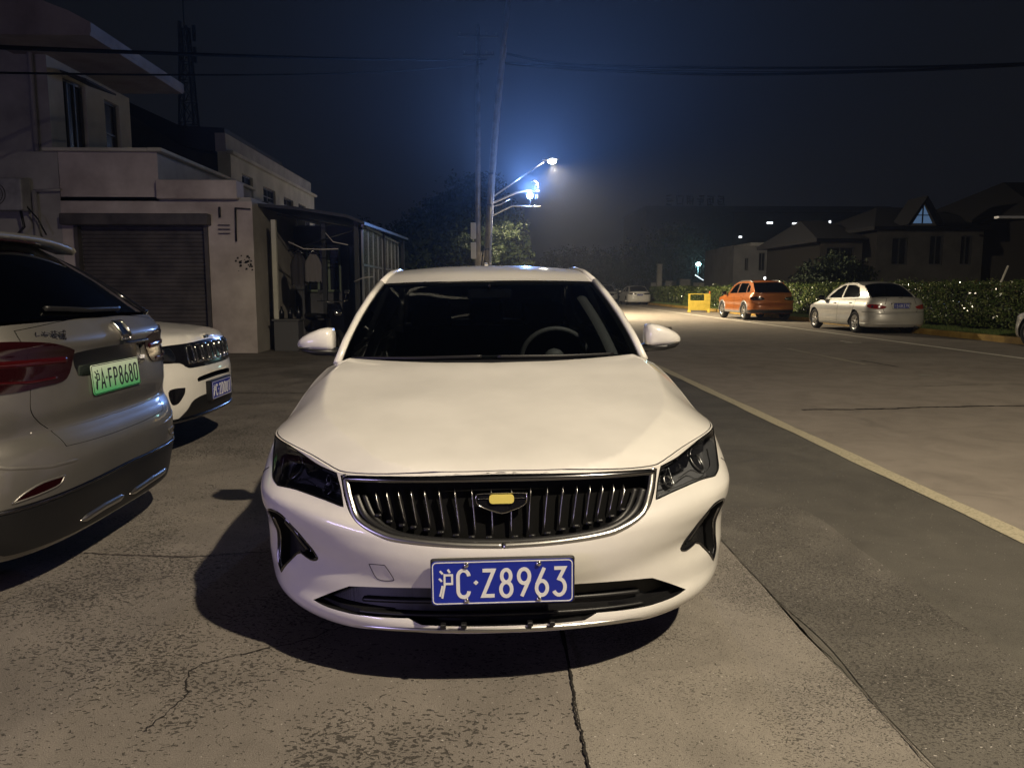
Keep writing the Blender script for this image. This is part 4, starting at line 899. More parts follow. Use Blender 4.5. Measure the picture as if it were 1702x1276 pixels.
box_obj('casing', (-0.45, -0.16, 0), (0.40, 0.16, 0.60), grime('ac_casing', (0.22, 0.22, 0.24), (0.34, 0.34, 0.36), 4), acu, 0.02)
mb = MB()
for r_ in (0.06, 0.11, 0.16, 0.21): mb.tube([(-0.10+r_*math.cos(t), -0.175, 0.3+r_*math.sin(t)) for t in np.linspace(0, 2*math.pi, 21)[:-1]], 0.006, 5, closed=True)
mb.build('fan_grille', M['black'], acu)
mb = MB(); mb.tube([(0.3, -0.05, 0.0), (0.35, -0.06, -0.3), (0.15, -0.05, -0.5), (0.1, 0.0, -0.9)], 0.025, 6); mb.tube([(0.38, 0.0, 0.1), (0.60, -0.03, -0.15), (0.72, 0, -0.45)], 0.015, 6); mb.build('hose', M['black'], acu)
# garage with roller shutter
GA = empty('garage', (-6.4, 15.5, 0), (0, 0, 0), 'pink plastered garage with a closed dark roller shutter', 'garage')
P_(GA, wall_open, 'wall', 'y', 15.5, -8.31, -4.62, 0, 2.97, [(-8.02, -5.52, -0.01, 2.62)], WP, None, 0.22)
P_(GA, wall_open, 'wall', 'x', -4.62, 15.5, 19.0, 0, 2.97, [], WL('side_plaster', (0.25, 0.23, 0.2), (0.38, 0.35, 0.31)), None)
P_(GA, box_obj, 'parapet', (-6.40, 15.34, 3.0), (-4.86, 15.8, 3.36), WP, None, 0.015)
P_(GA, box_obj, 'roof', (-8.3, 15.52, 2.97), (-4.64, 19.0, 3.05), WG, None)
mb = MB(); z = 0.02
prof = []
while z < 2.60: prof += [(0.0, z), (0.0, z+0.045), (0.022, z+0.055), (0.022, z+0.068), (0.0, z+0.078)]; z += 0.078
vs = [(-7.99, 15.62-p[0], p[1]) for p in prof]+[(-5.55, 15.62-p[0], p[1]) for p in prof]; n = len(prof); mb.add(vs, [(i, n+i, n+i+1, i+1) for i in range(n-1)])
o = mb.build('roller_shutter', RS, GA); o.location = -GA.location
P_(GA, box_obj, 'shutter_box', (-8.24, 15.28, 2.50), (-5.42, 15.5, 2.72), RS, None, 0.015)
for x in (-8.06, -5.56): P_(GA, box_obj, 'shutter_rail', (x, 15.44, 0.0), (x+0.07, 15.60, 2.50), RS, None)
for k, zz in enumerate((2.52, 2.44, 2.36)): P_(GA, box_obj, 'bracket', (-5.28, 15.44, zz-0.01), (-5.06, 15.497, zz), M['black'], None)
mb = MB(); mb.tube([(-4.93, 15.46, 2.85), (-4.94, 15.45, 2.2)], 0.018, 6); mb.tube([(-4.93, 15.46, 2.84), (-4.64, 15.46, 2.82)], 0.014, 6); mb.tube([(-5.24, 15.46, 2.86), (-5.24, 15.46, 2.66)], 0.022, 6); o = mb.build('wall_cable', M['black'], GA); o.location = -GA.location
r3 = random.Random(5); mb = MB()
for k in range(26):
    a = r3.uniform(0, 1); x, z = -4.95+0.28*a+r3.gauss(0, 0.02), 1.80+r3.gauss(0, 0.06)-0.25*(a-0.5)*r3.uniform(0, 1); s_ = r3.uniform(0.008, 0.028); mb.add([(x-s_, 15.496, z-s_), (x+s_, 15.496, z-s_*0.6), (x+s_*0.7, 15.496, z+s_), (x-s_*0.8, 15.496, z+s_*0.8)], [(0, 1, 2, 3)])
o = mb.build('wall_stain', mat('stain_black', (0.02, 0.018, 0.018), 0.8), GA); o.location = -GA.location; o['kind'] = 'stuff'
# dark gabled building and pale row behind
B2 = empty('house', (-10, 24, 0), (0, 0, 0), 'dark gabled building behind the terrace house, blue-black roof', 'house')
mb = MB(); mb.prism([(-14.5, 0), (-7.85, 0), (-7.85, 5.2), (-9.0, 5.4), (-11.2, 6.75), (-14.5, 6.75)], 24, 29.9, axis='y'); o = mb.build('wall', WD, B2); o.location = -B2.location
mb = MB(); mb.prism([(-7.75, 5.95), (-9.05, 6.02), (-11.3, 7.0), (-14.6, 7.0), (-14.6, 6.76), (-11.22, 6.76), (-9.0, 5.43), (-7.75, 5.43)], 23.7, 22.9, axis='y'); mb2 = mb
mb = MB(); mb.prism([(-7.75, 5.96), (-9.05, 6.02), (-11.3, 7.05), (-14.6, 7.05), (-14.6, 6.77), (-11.22, 6.77), (-9.0, 5.43), (-7.75, 5.23)], 23.6, 30.0, axis='y'); o = mb.build('roof', mat('blue_black_roof', (0.012, 0.016, 0.024), 0.6), B2); o.location = -B2.location
B3 = empty('terrace_building', (-9, 24, 0), (0, 0, 0), 'pale two-storey row with small windows receding behind the garage', 'building')
WN = [(24.2, 25.3, 4.10, 4.75), (26.4, 27.9, 4.05, 4.65), (29.0, 30.4, 4.05, 4.6), (31.2, 32.4, 4.05, 4.6)]
P_(B3, wall_open, 'wall', 'x', -7.48, 23.2, 34.0, 0, 5.22, WN, WC, None, 0.15); P_(B3, wall_open, 'wall', 'y', 23.2, -7.85, -7.48, 0, 5.22, [], WC, None)
P_(B3, box_obj, 'parapet', (-7.9, 23.2, 5.223), (-7.60, 34.0, 5.74), WG, None); P_(B3, box_obj, 'cornice', (-7.56, 23.1, 5.14), (-7.36, 34.05, 5.24), WC, None, 0.01)
P_(B3, box_obj, 'wall', (-12, 30.05, 0), (-7.9, 34.0, 5.2), WG, None)
for a, b, c, d in WN: w_ = window(None, 'x', -7.48, a, b, c, d, 2, 2); w_.parent = B3; w_.location = -B3.location
for y in (26.0, 28.6, 31.0):
    a_ = empty('air_conditioner', (-7.25, y, 3.55), (0, 0, 0), {26.0: 'air conditioner on the pale row, nearest the garage', 28.6: 'middle air conditioner on the pale row wall', 31.0: 'air conditioner farthest along the pale row'}[y], 'air conditioner', 'air conditioners on the pale row')
    box_obj('casing', (-0.17, -0.40, 0), (0.15, 0.40, 0.52), M['interior2'], a_, 0.02)
    mb = MB()
    for r_ in (0.08, 0.15, 0.2): mb.tube([(0.155, r_*math.cos(t), 0.26+r_*math.sin(t)) for t in np.linspace(0, 2*math.pi, 17)[:-1]], 0.008, 5, closed=True)
    mb.build('fan_grille', M['black'], a_)
# lean-to of corrugated roof, posts and glazing beside the garage
SH = empty('lean_to', (-3.3, 17, 0), (0, 0, 0), 'dark ramshackle lean-to with glazed side and sagging roof beside the garage', 'shed')
mb = MB(); rp = [(-4.9, 3.0), (-3.9, 2.92), (-2.85, 2.76), (-2.5, 2.62)]
vs = [(x, 15.9, z) for x, z in rp]+[(x+0.15, 23.0, z+0.12) for x, z in rp]+[(x, 15.9, z-0.06) for x, z in rp]+[(x+0.15, 23.0, z+0.06) for x, z in rp]
mb.add(vs, [(i, i+1, 5+i, 4+i) for i in range(3)]+[(8+i+1, 8+i, 12+i, 13+i) for i in range(3)]+[(8+i, 9+i, i+1, i) for i in range(3)]+[(3, 11, 15, 7)]); o = mb.build('roof', mat('sheet_roof', (0.03, 0.032, 0.036), 0.5, 0.4), SH); o.location = -SH.location
for x, y in ((-2.72, 16.2), (-3.45, 16.5), (-4.35, 16.0), (-2.60, 19.4), (-2.50, 22.8)):
    mb = MB(); mb.box((x-0.045, y-0.045, 0), (x+0.045, y+0.045, 2.66)); o = mb.build('post', mat('post_dark', (0.02, 0.022, 0.025), 0.5) if x != -4.35 else WC, SH); o.location = -SH.location
for y0, y1 in ((16.3, 19.3), (19.5, 22.7)):
    f_ = MB(); 
    for z in (0.95, 1.75, 2.56): f_.box((-2.63, y0, z), (-2.59, y1, z+0.04))
    for k in range(5): y = y0+(y1-y0-0.04)*k/4; f_.box((-2.64, y, 0.0), (-2.60, y+0.035, 2.55))
    o = f_.build('side_frame', mat('alu_frame', (0.35, 0.37, 0.40), 0.35, 0.9), SH); o.location = -SH.location
    mb = MB(); mb.box((-2.615, y0, 0.98), (-2.610, y1, 2.55)); o = mb.build('side_glazing', glassmat('dirty_glass', (0.45, 0.5, 0.55), 0.15), SH); o.location = -SH.location
    mb = MB(); mb.box((-2.62, y0, 0.0), (-2.60, y1, 0.94)); o = mb.build('side_panel', WG, SH); o.location = -SH.location
mb = MB(); mb.box((-4.6, 18.6, 0), (-2.66, 18.7, 2.75)); o = mb.build('back_wall', WL('shed_wall', (0.07, 0.07, 0.075), (0.12, 0.12, 0.13)), SH); o.location = -SH.location
w_ = window(None, 'y', 18.55, -4.3, -3.5, 1.2, 2.3, 3, 1, depth=0.0, frame=mat('green_frame', (0.16, 0.2, 0.15), 0.5)); w_.parent = SH; w_.location = -SH.location
w_ = window(None, 'y', 18.55, -3.35, -2.8, 1.0, 2.3, 2, 1, depth=0.0, pane=mat('dull_pane', (0.06, 0.075, 0.085), 0.3)); w_.parent = SH; w_.location = -SH.location
mb = MB(); mb.tube([(-4.1, 16.1, 2.05), (-2.6, 16.2, 2.52)], 0.02, 5); mb.tube([(-4.3, 16.1, 2.78), (-2.6, 16.2, 2.5)], 0.02, 5); o = mb.build('brace', M['black'], SH); o.location = -SH.location
# things under the lean-to
sc_ = empty('motor_scooter', (-3.35, 15.95, 0), (0, 0, R(35)), 'dark motor scooter parked under the lean-to', 'scooter')
for y in (-0.62, 0.62):
    mb = MB(); mb.lathe([(0.13, -0.04), (0.20, -0.05), (0.235, -0.02), (0.235, 0.02), (0.20, 0.05), (0.13, 0.04)], 20, axis='x', c=(0, y, 0.235)); wq = mb.build('wheel', M['rubber'], sc_)
    mb = MB(); mb.lathe([(0.0, -0.02), (0.13, -0.03), (0.13, 0.03), (0.0, 0.02)], 16, axis='x', c=(0, y, 0.235)); mb.build('rim', M['satin'], wq)
mb = MB(); mb.prism([(-0.62, 0.40), (-0.55, 0.85), (-0.42, 0.98), (-0.36, 0.55), (-0.25, 0.28), (0.20, 0.26), (0.30, 0.62), (0.85, 0.66), (0.80, 0.45), (0.55, 0.30), (0.2, 0.18), (-0.3, 0.18)], -0.14, 0.14, axis='x'); mb.build('body', M['blackgloss'], sc_)
mb = MB(); mb.box((-0.13, 0.18, 0.66), (0.13, 0.86, 0.76), bev=0.03); mb.build('seat', M['black'], sc_)
mb = MB(); mb.tube([(-0.33, -0.36, 1.04), (-0.12, -0.46, 1.02), (0.12, -0.46, 1.02), (0.33, -0.36, 1.04)], 0.016, 6); mb.build('handlebar', M['chrome'], sc_)
for sg in (1, -1): mb = MB(); mb.tube([(sg*0.25, -0.40, 1.03), (sg*0.28, -0.44, 1.20)], 0.006, 5); mb.box((sg*0.28-0.05, -0.45, 1.18), (sg*0.28+0.05, -0.43, 1.26), bev=0.008); mb.build('side_mirror', M['chrome'], sc_)
mb = MB(); mb.blob((0, -0.60, 0.80), (0.09, 0.05, 0.07)); mb.build('headlight', M['bulb'], sc_)
def cloth(lab, x, y, z, w_, h_, col, seed):
    r_ = random.Random(seed); t = empty('hanging_cloth', (x, y, z), (0, 0, r_.uniform(-0.4, 0.4)), lab, 'clothes', 'clothes hung under the lean-to'); mb = MB(); vs = []
    for j in range(9):
        for i in range(9):
            u = i/8-0.5; v = j/8; k = (0.35+0.65*min(1, v*3)) ; vs.append((u*w_*k, 0.04*math.sin(i*2.2+seed)*(0.3+v), -v*h_*(1-0.1*abs(math.sin(i*1.7+seed)))))
    mb.add(vs, [(j*9+i, j*9+i+1, j*9+i+10, j*9+i+9) for j in range(8) for i in range(8)], 0, True); o = mb.build('garment', mat('cloth', col, 0.9), t)
    mb = MB(); mb.tube([(-w_*0.3, 0, -0.02), (0, 0, 0.05), (w_*0.3, 0, -0.02)], 0.006, 5); mb.tube([(0, 0, 0.05), (0.01, 0, 0.12)], 0.004, 5); mb.build('hanger', M['satin'], t)
cloth('dark garment hung from the branch rail, left of the pair', -3.95, 16.3, 2.02, 0.42, 0.72, (0.04, 0.036, 0.04), 1)
cloth('greyish garment with a pale sleeve hung right of the dark one', -3.62, 16.2, 2.00, 0.34, 0.62, (0.14, 0.13, 0.135), 2)
tb = empty('work_table', (-4.15, 16.1, 0), (0, 0, 0), 'grey cabinet table against the garage corner under the lean-to', 'table')
box_obj('cabinet', (-0.25, -0.2, 0), (0.25, 0.25, 0.62), mat('cabinet', (0.09, 0.09, 0.095), 0.6), tb, 0.01); box_obj('table_top', (-0.28, -0.23, 0.622), (0.28, 0.28, 0.66), M['interior2'], tb, 0.005)
for k in range(3): mb = MB(); x = -4.25+0.16*k; mb.lathe([(0.0, 0.66), (0.05, 0.66), (0.055, 0.80), (0.02, 0.87), (0.02, 0.92), (0, 0.92)], 12, c=(x, 15.98+0.05*k, 0)); tag(mb.build('bottle', M['blackgloss']), ['dark bottle at the wall end of the cabinet table', 'middle dark bottle on the cabinet table', 'dark bottle nearest the scooter on the cabinet table'][k], 'bottle', 'bottles on the cabinet table')
mb = MB(); r4 = random.Random(9)
mb.tube([(-4.05, 15.95, 2.22), (-3.75, 15.95, 2.08), (-3.4, 15.95, 2.07), (-3.05, 15.95, 2.08)], 0.012, 5); mb.tube([(-3.3, 15.95, 2.40), (-3.15, 15.95, 2.22), (-2.85, 15.95, 2.16)], 0.010, 5); mb.tube([(-2.75, 15.95, 1.42), (-2.55, 15.9, 1.50), (-2.35, 15.9, 1.52)], 0.010, 5)
tag(mb.build('bare_branch', mat('pale_branch', (0.5, 0.47, 0.45), 0.4)), 'thin pale bare branches catching the light before the lean-to', 'branch')
# ---------------------------------------------------------------- lattice mast
LT_ = empty('lattice_mast', (-26, 70, 0), (0, 0, 0), 'tall steel lattice telecom mast above the rooftops at the left', 'mast')
SM = mat('mast_steel', (0.10, 0.11, 0.13), 0.5, 0.7)
def mw(z): return 1.25-0.95*min(1, z/23.0)
lv = [0, 3, 6, 9, 11.5, 13.5, 15.5, 17.3, 19, 20.5, 22, 23.3]
for a, b in ((1, 1), (1, -1), (-1, 1), (-1, -1)): mb = MB(); mb.tube([(a*mw(z), b*mw(z), z) for z in (0, 8, 16, 23.5)], 0.09, 6); mb.build('leg', SM, LT_)
mb = MB()
for z0, z1 in zip(lv[:-1], lv[1:]):
    w0, w1 = mw(z0), mw(z1)
    for p, q in (((1, 1), (1, -1)), ((1, -1), (-1, -1)), ((-1, -1), (-1, 1)), ((-1, 1), (1, 1))):
        mb.tube([(p[0]*w0, p[1]*w0, z0), (q[0]*w1, q[1]*w1, z1)], 0.045, 5); mb.tube([(q[0]*w0, q[1]*w0, z0), (p[0]*w1, p[1]*w1, z1)], 0.045, 5); mb.tube([(p[0]*w1, p[1]*w1, z1), (q[0]*w1, q[1]*w1, z1)], 0.045, 5)
mb.build('lattice', SM, LT_)
mb = MB(); mb.tube([(0, 0, 23.3), (0, 0, 26.3)], 0.06, 6); mb.build('aerial', SM, LT_)
for z in (20.6, 22.4):
    for k in range(3): a = k*2.09+0.4; box_obj('antenna_panel', (0.75*math.cos(a)-0.12, 0.75*math.sin(a)-0.12, z), (0.75*math.cos(a)+0.12, 0.75*math.sin(a)+0.12, z+1.3), SM, LT_)
# ---------------------------------------------------------------- poles, lamps, cables
CP = grime('concrete_pole', (0.16, 0.155, 0.15), (0.28, 0.27, 0.255), 3, 0.8)
p1_ = empty('utility_pole', (-0.50, 36, 0), (0, 0, 0), 'upright utility pole on the left of the pair, with cross arms', 'utility pole', 'utility poles by the road')
mb = MB(); mb.tube([(0, 0, 0), (0.03, 0, 5), (0.09, 0, 12.9)], [0.15, 0.13, 0.09], 12); mb.build('pole', CP, p1_)
for z, L_ in ((11.6, 1.4), (12.4, 1.8)):
    mb = MB(); mb.box((-L_/2+0.08, -0.05, z), (L_/2+0.08, 0.05, z+0.08)); a_ = mb.build('cross_arm', SM, p1_)
    for x in (-L_/2+0.15, 0.45, L_/2): mb = MB(); mb.lathe([(0.0, z+0.08), (0.05, z+0.10), (0.03, z+0.14), (0.05, z+0.17), (0.0, z+0.22)], 8, c=(x, 0, 0)); mb.build('insulator', CP, a_)
for z0, z1 in ((3.52, 4.25), (2.62, 3.36)):
    mb = MB(); mb.box((-0.30, -0.15, z0), (-0.06 , 0.10, z1), bev=0.01); mb.build('meter_box', mat('box_grey', (0.55, 0.56, 0.54), 0.5), p1_)
p2_ = empty('utility_pole', (-0.12, 36, 0), (0, 0, 0), 'leaning concrete utility pole on the right of the pair, wrapped in cable', 'utility pole', 'utility poles by the road')
lean = lambda z: 0.02+0.012*z+0.0045*z*z
mb = MB(); mb.tube([(lean(z), 0, z) for z in (0, 3, 6, 9, 12, 14.5)], [0.16, 0.15, 0.14, 0.13, 0.12, 0.11], 12); mb.build('pole', CP, p2_)
mb = MB(); r5 = random.Random(3)
for k in range(3): mb.tube([(lean(z)+0.13+0.03*math.sin(z*3+k*2), -0.16, z) for z in np.linspace(1.5, 12, 60)], 0.022, 5)
mb.build('wrapped_cable', mat('cable_sheath', (0.4, 0.4, 0.42), 0.3), p2_)
for z in (3.0, 5.0, 6.4): mb = MB(); mb.lathe([(0.16, z), (0.175, z), (0.175, z+0.08), (0.16, z+0.08)], 12, c=(lean(z), 0, 0)); mb.build('pole_band', SM, p2_)
EM = lambda n, c, s: mat(n, (0.8, 0.8, 0.8), 0.4, emit=c, es=s)
def street_lamp(lab, base, tipz, pts, head, dirx, emc, ems, up=0.0):
    t = empty('street_lamp', base, (0, 0, 0), lab, 'street lamp', 'street lamps over the road'); mb = MB(); mb.tube(pts, 0.035, 8); mb.build('arm', M['satin'], t)
    hx, hy, hz = head; mb = MB(); mb.prism([(hx-0.30*dirx, hz+0.02), (hx+0.42*dirx, hz+0.06+up), (hx+0.48*dirx, hz+0.10+up), (hx+0.10*dirx, hz+0.17+up*0.5), (hx-0.30*dirx, hz+0.10)][::(1 if dirx < 0 else -1)], hy-0.13, hy+0.13, axis='y'); mb.build('lamp_head', M['interior2'], t)
    mb = MB(); mb.blob((hx+0.15*dirx, hy-0.02, hz+0.0), (0.20, 0.15, 0.13), 12); mb.build('lamp_glass', EM('lamp_glow', emc, ems), t); return t
street_lamp('warm white street lamp on a long thin arm, the brightest light', (0, 36, 0), 7, [(0.05, 0, 5.30), (1.5, 0, 6.30), (2.55, 0, 6.98)], (2.78, 0, 7.03), 1, (1.0, 0.93, 0.74), 60)
# camera arms with the blue-white flash lamp
tc = empty('camera_gantry', (0, 36, 0), (0, 0, 0), 'two curved metal arms with a road camera and a blue-white flash lamp', 'traffic camera')
mb = MB(); mb.tube([(0.02, 0, 5.05), (0.6, 0, 5.32), (1.3, 0, 5.62), (1.75, 0, 5.70), (2.35, 0, 5.68)], 0.05, 8); mb.tube([(0.02, 0, 4.92), (0.6, 0, 5.10), (1.0, 0, 5.32)], 0.03, 6); mb.build('arm', M['satin'], tc)
mb = MB(); mb.tube([(0.02, 0, 4.48), (0.6, 0, 4.78), (1.1, 0, 5.02), (1.5, 0, 5.02), (1.95, 0, 5.0), (2.4, 0, 5.0)], 0.035, 8); mb.build('arm', M['satin'], tc)
mb = MB(); mb.box((2.12, -0.28, 5.78), (2.30, 0.16, 5.94), bev=0.02); mb.tube([(2.2, 0, 5.68), (2.2, 0, 5.80)], 0.03, 6); mb.tube([(2.0, -0.05, 6.10), (2.12, -0.1, 6.12), (2.25, -0.1, 6.02), (2.28, -0.1, 5.92)], 0.04, 6); mb.build('camera_body', mat('camera_grey', (0.10, 0.10, 0.10), 0.5), tc)
mb = MB(); mb.box((2.16, -0.1, 5.32), (2.28, 0.1, 5.50), bev=0.02); mb.build('flash_housing', SM, tc)
mb = MB(); mb.blob((1.92, -0.12, 5.46), (0.14, 0.09, 0.14), 14); mb.build('flash_lens', EM('flash_glow', (0.30, 0.60, 1.0), 60), tc)
mb = MB(); mb.tube([(1.92, -0.04, 5.46), (1.95, 0, 5.02)], 0.03, 6); mb.build('bracket', SM, tc)
# lamp over the camera's side of the road, behind the photographer
ns_ = empty('street_lamp', (0.2, NEAR_LAMP[1], 0), (0, 0, 0), 'warm street lamp on its own pole behind the camera, arm over the road', 'street lamp', 'street lamps over the road')
mb = MB(); mb.tube([(0, 0, 0), (0, 0, 7.6)], [0.12, 0.08], 12); mb.build('pole', CP, ns_)
mb = MB(); mb.tube([(0, 0, 7.5), (1.8, 0, 8.05), (3.35, 0, 8.22)], 0.045, 8); mb.build('arm', M['satin'], ns_)
mb = MB(); mb.box((3.3, -0.15, 8.16), (4.15, 0.15, 8.30), bev=0.03); mb.build('lamp_head', M['interior2'], ns_)
mb = MB(); mb.box((3.5, -0.11, 8.14), (4.05, 0.11, 8.155)); mb.build('lamp_glass', EM('near_glow', (1.0, 0.85, 0.6), 30), ns_)
CB = mat('cable_black', (0.003, 0.003, 0.004), 0.95, spec=0.02)
def cable(lab, pts, r_): mb = MB(); mb.tube(cr_spline3(pts, 12), r_, 6); return tag(mb.build('overhead_cable', CB), lab, 'cable', 'cables over the road')
def cr_spline3(pts, n=10):
    P = np.array(pts, float); out = []
    for i in range(len(P)-1):
        p1, p2 = P[i], P[i+1]; p0 = P[i-1] if i else 2*p1-p2; p3 = P[i+2] if i < len(P)-2 else 2*p2-p1
        for k in range(n): t = k/n; out.append(tuple(0.5*(2*p1+(p2-p0)*t+(2*p0-5*p1+4*p2-p3)*t*t+(3*p1-p0-3*p2+p3)*t**3)))
    return out+[tuple(P[-1])]
def span(p, q, sag, n=9): return [tuple(p[i]+(q[i]-p[i])*t-(sag*4*t*(1-t) if i == 2 else 0) for i in range(3)) for t in np.linspace(0, 1, n)]
cable('thick black cable bundle running left from the poles, upper one', span((-7.176, 11.0, 4.517), (-0.05, 36, 11.43), 0.07), 0.035)
cable('thinner lower cable running left from the poles', span((-7.207, 11.0, 4.176), (-0.2, 36, 11.26), 0.20), 0.018)
cable('cable dipping right from the leaning pole top', [(0.6, 36, 11.75), (3.2, 36, 11.30), (7.9, 36, 11.18), (16.1, 36, 11.22), (24.6, 36, 11.48), (40, 36, 12.3)], 0.055)
cable('lowest sagging cable running right over the road', [(0.6, 36, 11.30), (5.1, 36, 11.02), (10.6, 36, 10.89), (16.1, 36, 11.01), (24.6, 36, 11.42), (40, 36, 12.6)], 0.065)
cable('thin cable between the two cables over the road', [(0.6, 36, 11.35), (5.1, 36, 11.12), (10.6, 36, 11.02), (16.1, 36, 11.09), (24.6, 36, 11.45), (40, 36, 12.45)], 0.018)
# yellow barrier by the kerb
BY = grime('barrier_yellow', (0.50, 0.36, 0.04), (0.66, 0.48, 0.07), 4, 0.6)
ba = empty('barrier', (11.15, 40.6, 0), (0, 0, R(-4)), 'yellow road barrier with an open top frame by the kerb', 'barrier')
box_obj('panel', (-0.55, -0.03, 0.10), (0.60, 0.03, 0.62), BY, ba, 0.012)
box_obj('side_panel', (0.28, -0.028, 0.63), (0.60, 0.028, 0.98), BY, ba, 0.008)
mb = MB(); mb.box((-0.56, -0.025, 0.625), (-0.46, 0.025, 0.98)); mb.box((-0.46, -0.02, 0.94), (0.28, 0.02, 0.98)); mb.build('frame', BY, ba)
for x in (-0.55, 0.45):
    mb = MB(); mb.prism([(-0.28, 0.0), (0.28, 0.0), (0.05, 0.16), (-0.05, 0.16)], x, x+0.10, axis='x'); mb.build('foot', BY, ba)
mb = MB(); mb.lathe([(0.0, 0.98), (0.04, 0.98), (0.05, 1.06), (0.0, 1.12)], 10, c=(0.56, 0, 0)); mb.build('warning_light', mat('orange_lens', (0.6, 0.12, 0.02), 0.3), ba)
sb = empty('marker_board', (12.05, 38.6, 0), (0, 0, R(20)), 'small black and white striped board leaning on the kerb behind the orange SUV', 'marker board')
for k in range(5):
    mb = MB(); mb.prism([(-0.45+0.18*k, 0.02), (-0.27+0.18*k, 0.02), (-0.27+0.18*k, 0.30), (-0.45+0.18*k, 0.30)], -0.01-(k % 2)*0.003, 0.01, axis='y'); mb.build('stripe', M['platewhite'] if k % 2 == 0 else M['black'], sb)
gp = empty('gate_post', (13.75, 62, 0), (0, 0, 0), 'pale concrete gate post standing above the far hedge', 'gate post')
box_obj('shaft', (-0.19, -0.19, 0), (0.19, 0.19, 3.05), CP, gp, 0.02); box_obj('cap', (-0.24, -0.24, 3.05), (0.24, 0.24, 3.17), CP, gp, 0.02)
mb = MB(); mb.blob((0.0, 0, 3.27), (0.15, 0.15, 0.10), 10); mb.build('lantern', M['lens'], gp)
stk = MB(); stk.tube([(13.68, 20.4, 0.6), (13.72, 20.4, 1.30), (13.93, 20.4, 1.88)], 0.025, 6); tag(stk.build('marker_stick', mat('stick_white', (0.65, 0.62, 0.55), 0.6)), 'pale leaning stick poking out of the hedge at the right', 'stick')
# ---------------------------------------------------------------- buildings on the right
WA = WL('house_render', (0.085, 0.080, 0.070), (0.15, 0.14, 0.125)); WB = WL('brown_render', (0.04, 0.030, 0.024), (0.07, 0.055, 0.044)); WSHADE = mat('side_wall', (0.006, 0.0055, 0.005), 0.95, spec=0.05); RF2 = mat('slate_roof', (0.007, 0.007, 0.008), 0.95, spec=0.1)  # side_wall is near-black: shade on the houses' sides put into the colour
def house(lab, x0, x1, y0, y1, zt, wins, mtl, roofp, name='house', floor2=True, pane=None):
    t = empty(name, ((x0+x1)/2, y0, 0), (0, 0, 0), lab, 'house' if name == 'house' else 'building'); dx = -(x0+x1)/2
    o = wall_open('wall', 'y', y0, x0, x1, 0, zt, wins, mtl, t, 0.15); o.location = -t.location
    mtl = WSHADE if name == 'house' else mtl; o = wall_open('wall', 'x', x1, y0, y1, 0, zt, [], mtl, t); o.location = -t.location
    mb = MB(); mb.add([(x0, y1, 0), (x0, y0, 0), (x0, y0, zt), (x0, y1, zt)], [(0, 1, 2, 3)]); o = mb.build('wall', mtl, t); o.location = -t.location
    for h in wins:
        w_ = window(None, 'y', y0, *h[:4], 2, 1, pane=pane); w_.parent = t; w_.location = -t.location
    if roofp:
        (ya, za), (yb, zb_) = roofp[1], roofp[2]; yc_ = 2*yb-ya; i_ = min(2.6, (x1-x0)*0.4); xa, xb = x0-0.4, x1+0.4; mb = MB(); mb.add([(xa, ya, za-0.15), (xb, ya, za-0.15), (xb, yc_, za-0.15), (xa, yc_, za-0.15), (xa, ya, za), (xb, ya, za), (xb, yc_, za), (xa, yc_, za), (xa+i_, yb, zb_), (xb-i_, yb, zb_)], [(3, 2, 1, 0), (0, 1, 5, 4), (1, 2, 6, 5), (2, 3, 7, 6), (3, 0, 4, 7), (4, 5, 9, 8), (5, 6, 9), (6, 7, 8, 9), (7, 4, 8)]); o = mb.build('roof', RF2, t); o.location = -t.location
    return t
gr_ = lambda y0, y1, z, h: [(y0-0.5, z-0.15), (y0-0.5, z), ((y0+y1)/2, z+h), (y1+0.5, z), (y1+0.5, z-0.15)]
hA = house('dark two-storey house with a blue-lit triangular gable window, right', 17.2, 23.0, 34, 42, 3.95, [(17.9, 18.6, 2.3, 3.5), (19.6, 20.2, 2.3, 3.6), (21.0, 21.5, 2.3, 3.6), (18.0, 19.4, 0.2, 1.6)], WA, gr_(34, 42, 3.95, 1.25))
mb = MB(); mb.prism([(18.15, 3.96), (19.45, 3.96), (18.8, 4.98)], 33.3, 34.2, axis='y'); o = mb.build('gable', WA, hA); o.location = -hA.location
mb = MB(); mb.prism([(18.32, 4.06), (19.22, 4.06), (18.78, 4.88)], 33.27, 33.295, axis='y'); g_ = mb.build('gable_window', mat('blue_glow', (0.05, 0.1, 0.2), 0.3, emit=(0.25, 0.45, 0.8), es=0.22), hA); g_.location = -hA.location
mb = MB(); mb.box((18.74, 33.25, 4.06), (18.80, 33.268, 4.86)); mb.box((18.45, 33.25, 4.38), (19.08, 33.266, 4.42)); mb.build('glazing_bar', M['black'], g_)
mb = MB(); mb.prism([(18.0, 3.98), (18.8, 5.20), (19.6, 3.98), (19.42, 3.98), (18.8, 5.02), (18.18, 3.98)], 33.0, 34.5, axis='y'); o = mb.build('gable_roof', RF2, hA); o.location = -hA.location
hB = house('dark house cut by the right edge, pale eaves strip over its upper windows', 22.0, 32.0, 30.5, 40, 4.05, [(23.0, 25.2, 2.3, 3.5), (26.2, 28.4, 2.3, 3.5)], WB, gr_(30.5, 42, 4.3, 1.9))
mb = MB(); mb.box((19.9, 29.9, 3.98), (24.5, 30.2, 4.07), bev=0.01); o = mb.build('eaves_strip', mat('eaves_pale', (0.75, 0.75, 0.78), 0.35), hB); o.location = -hB.location
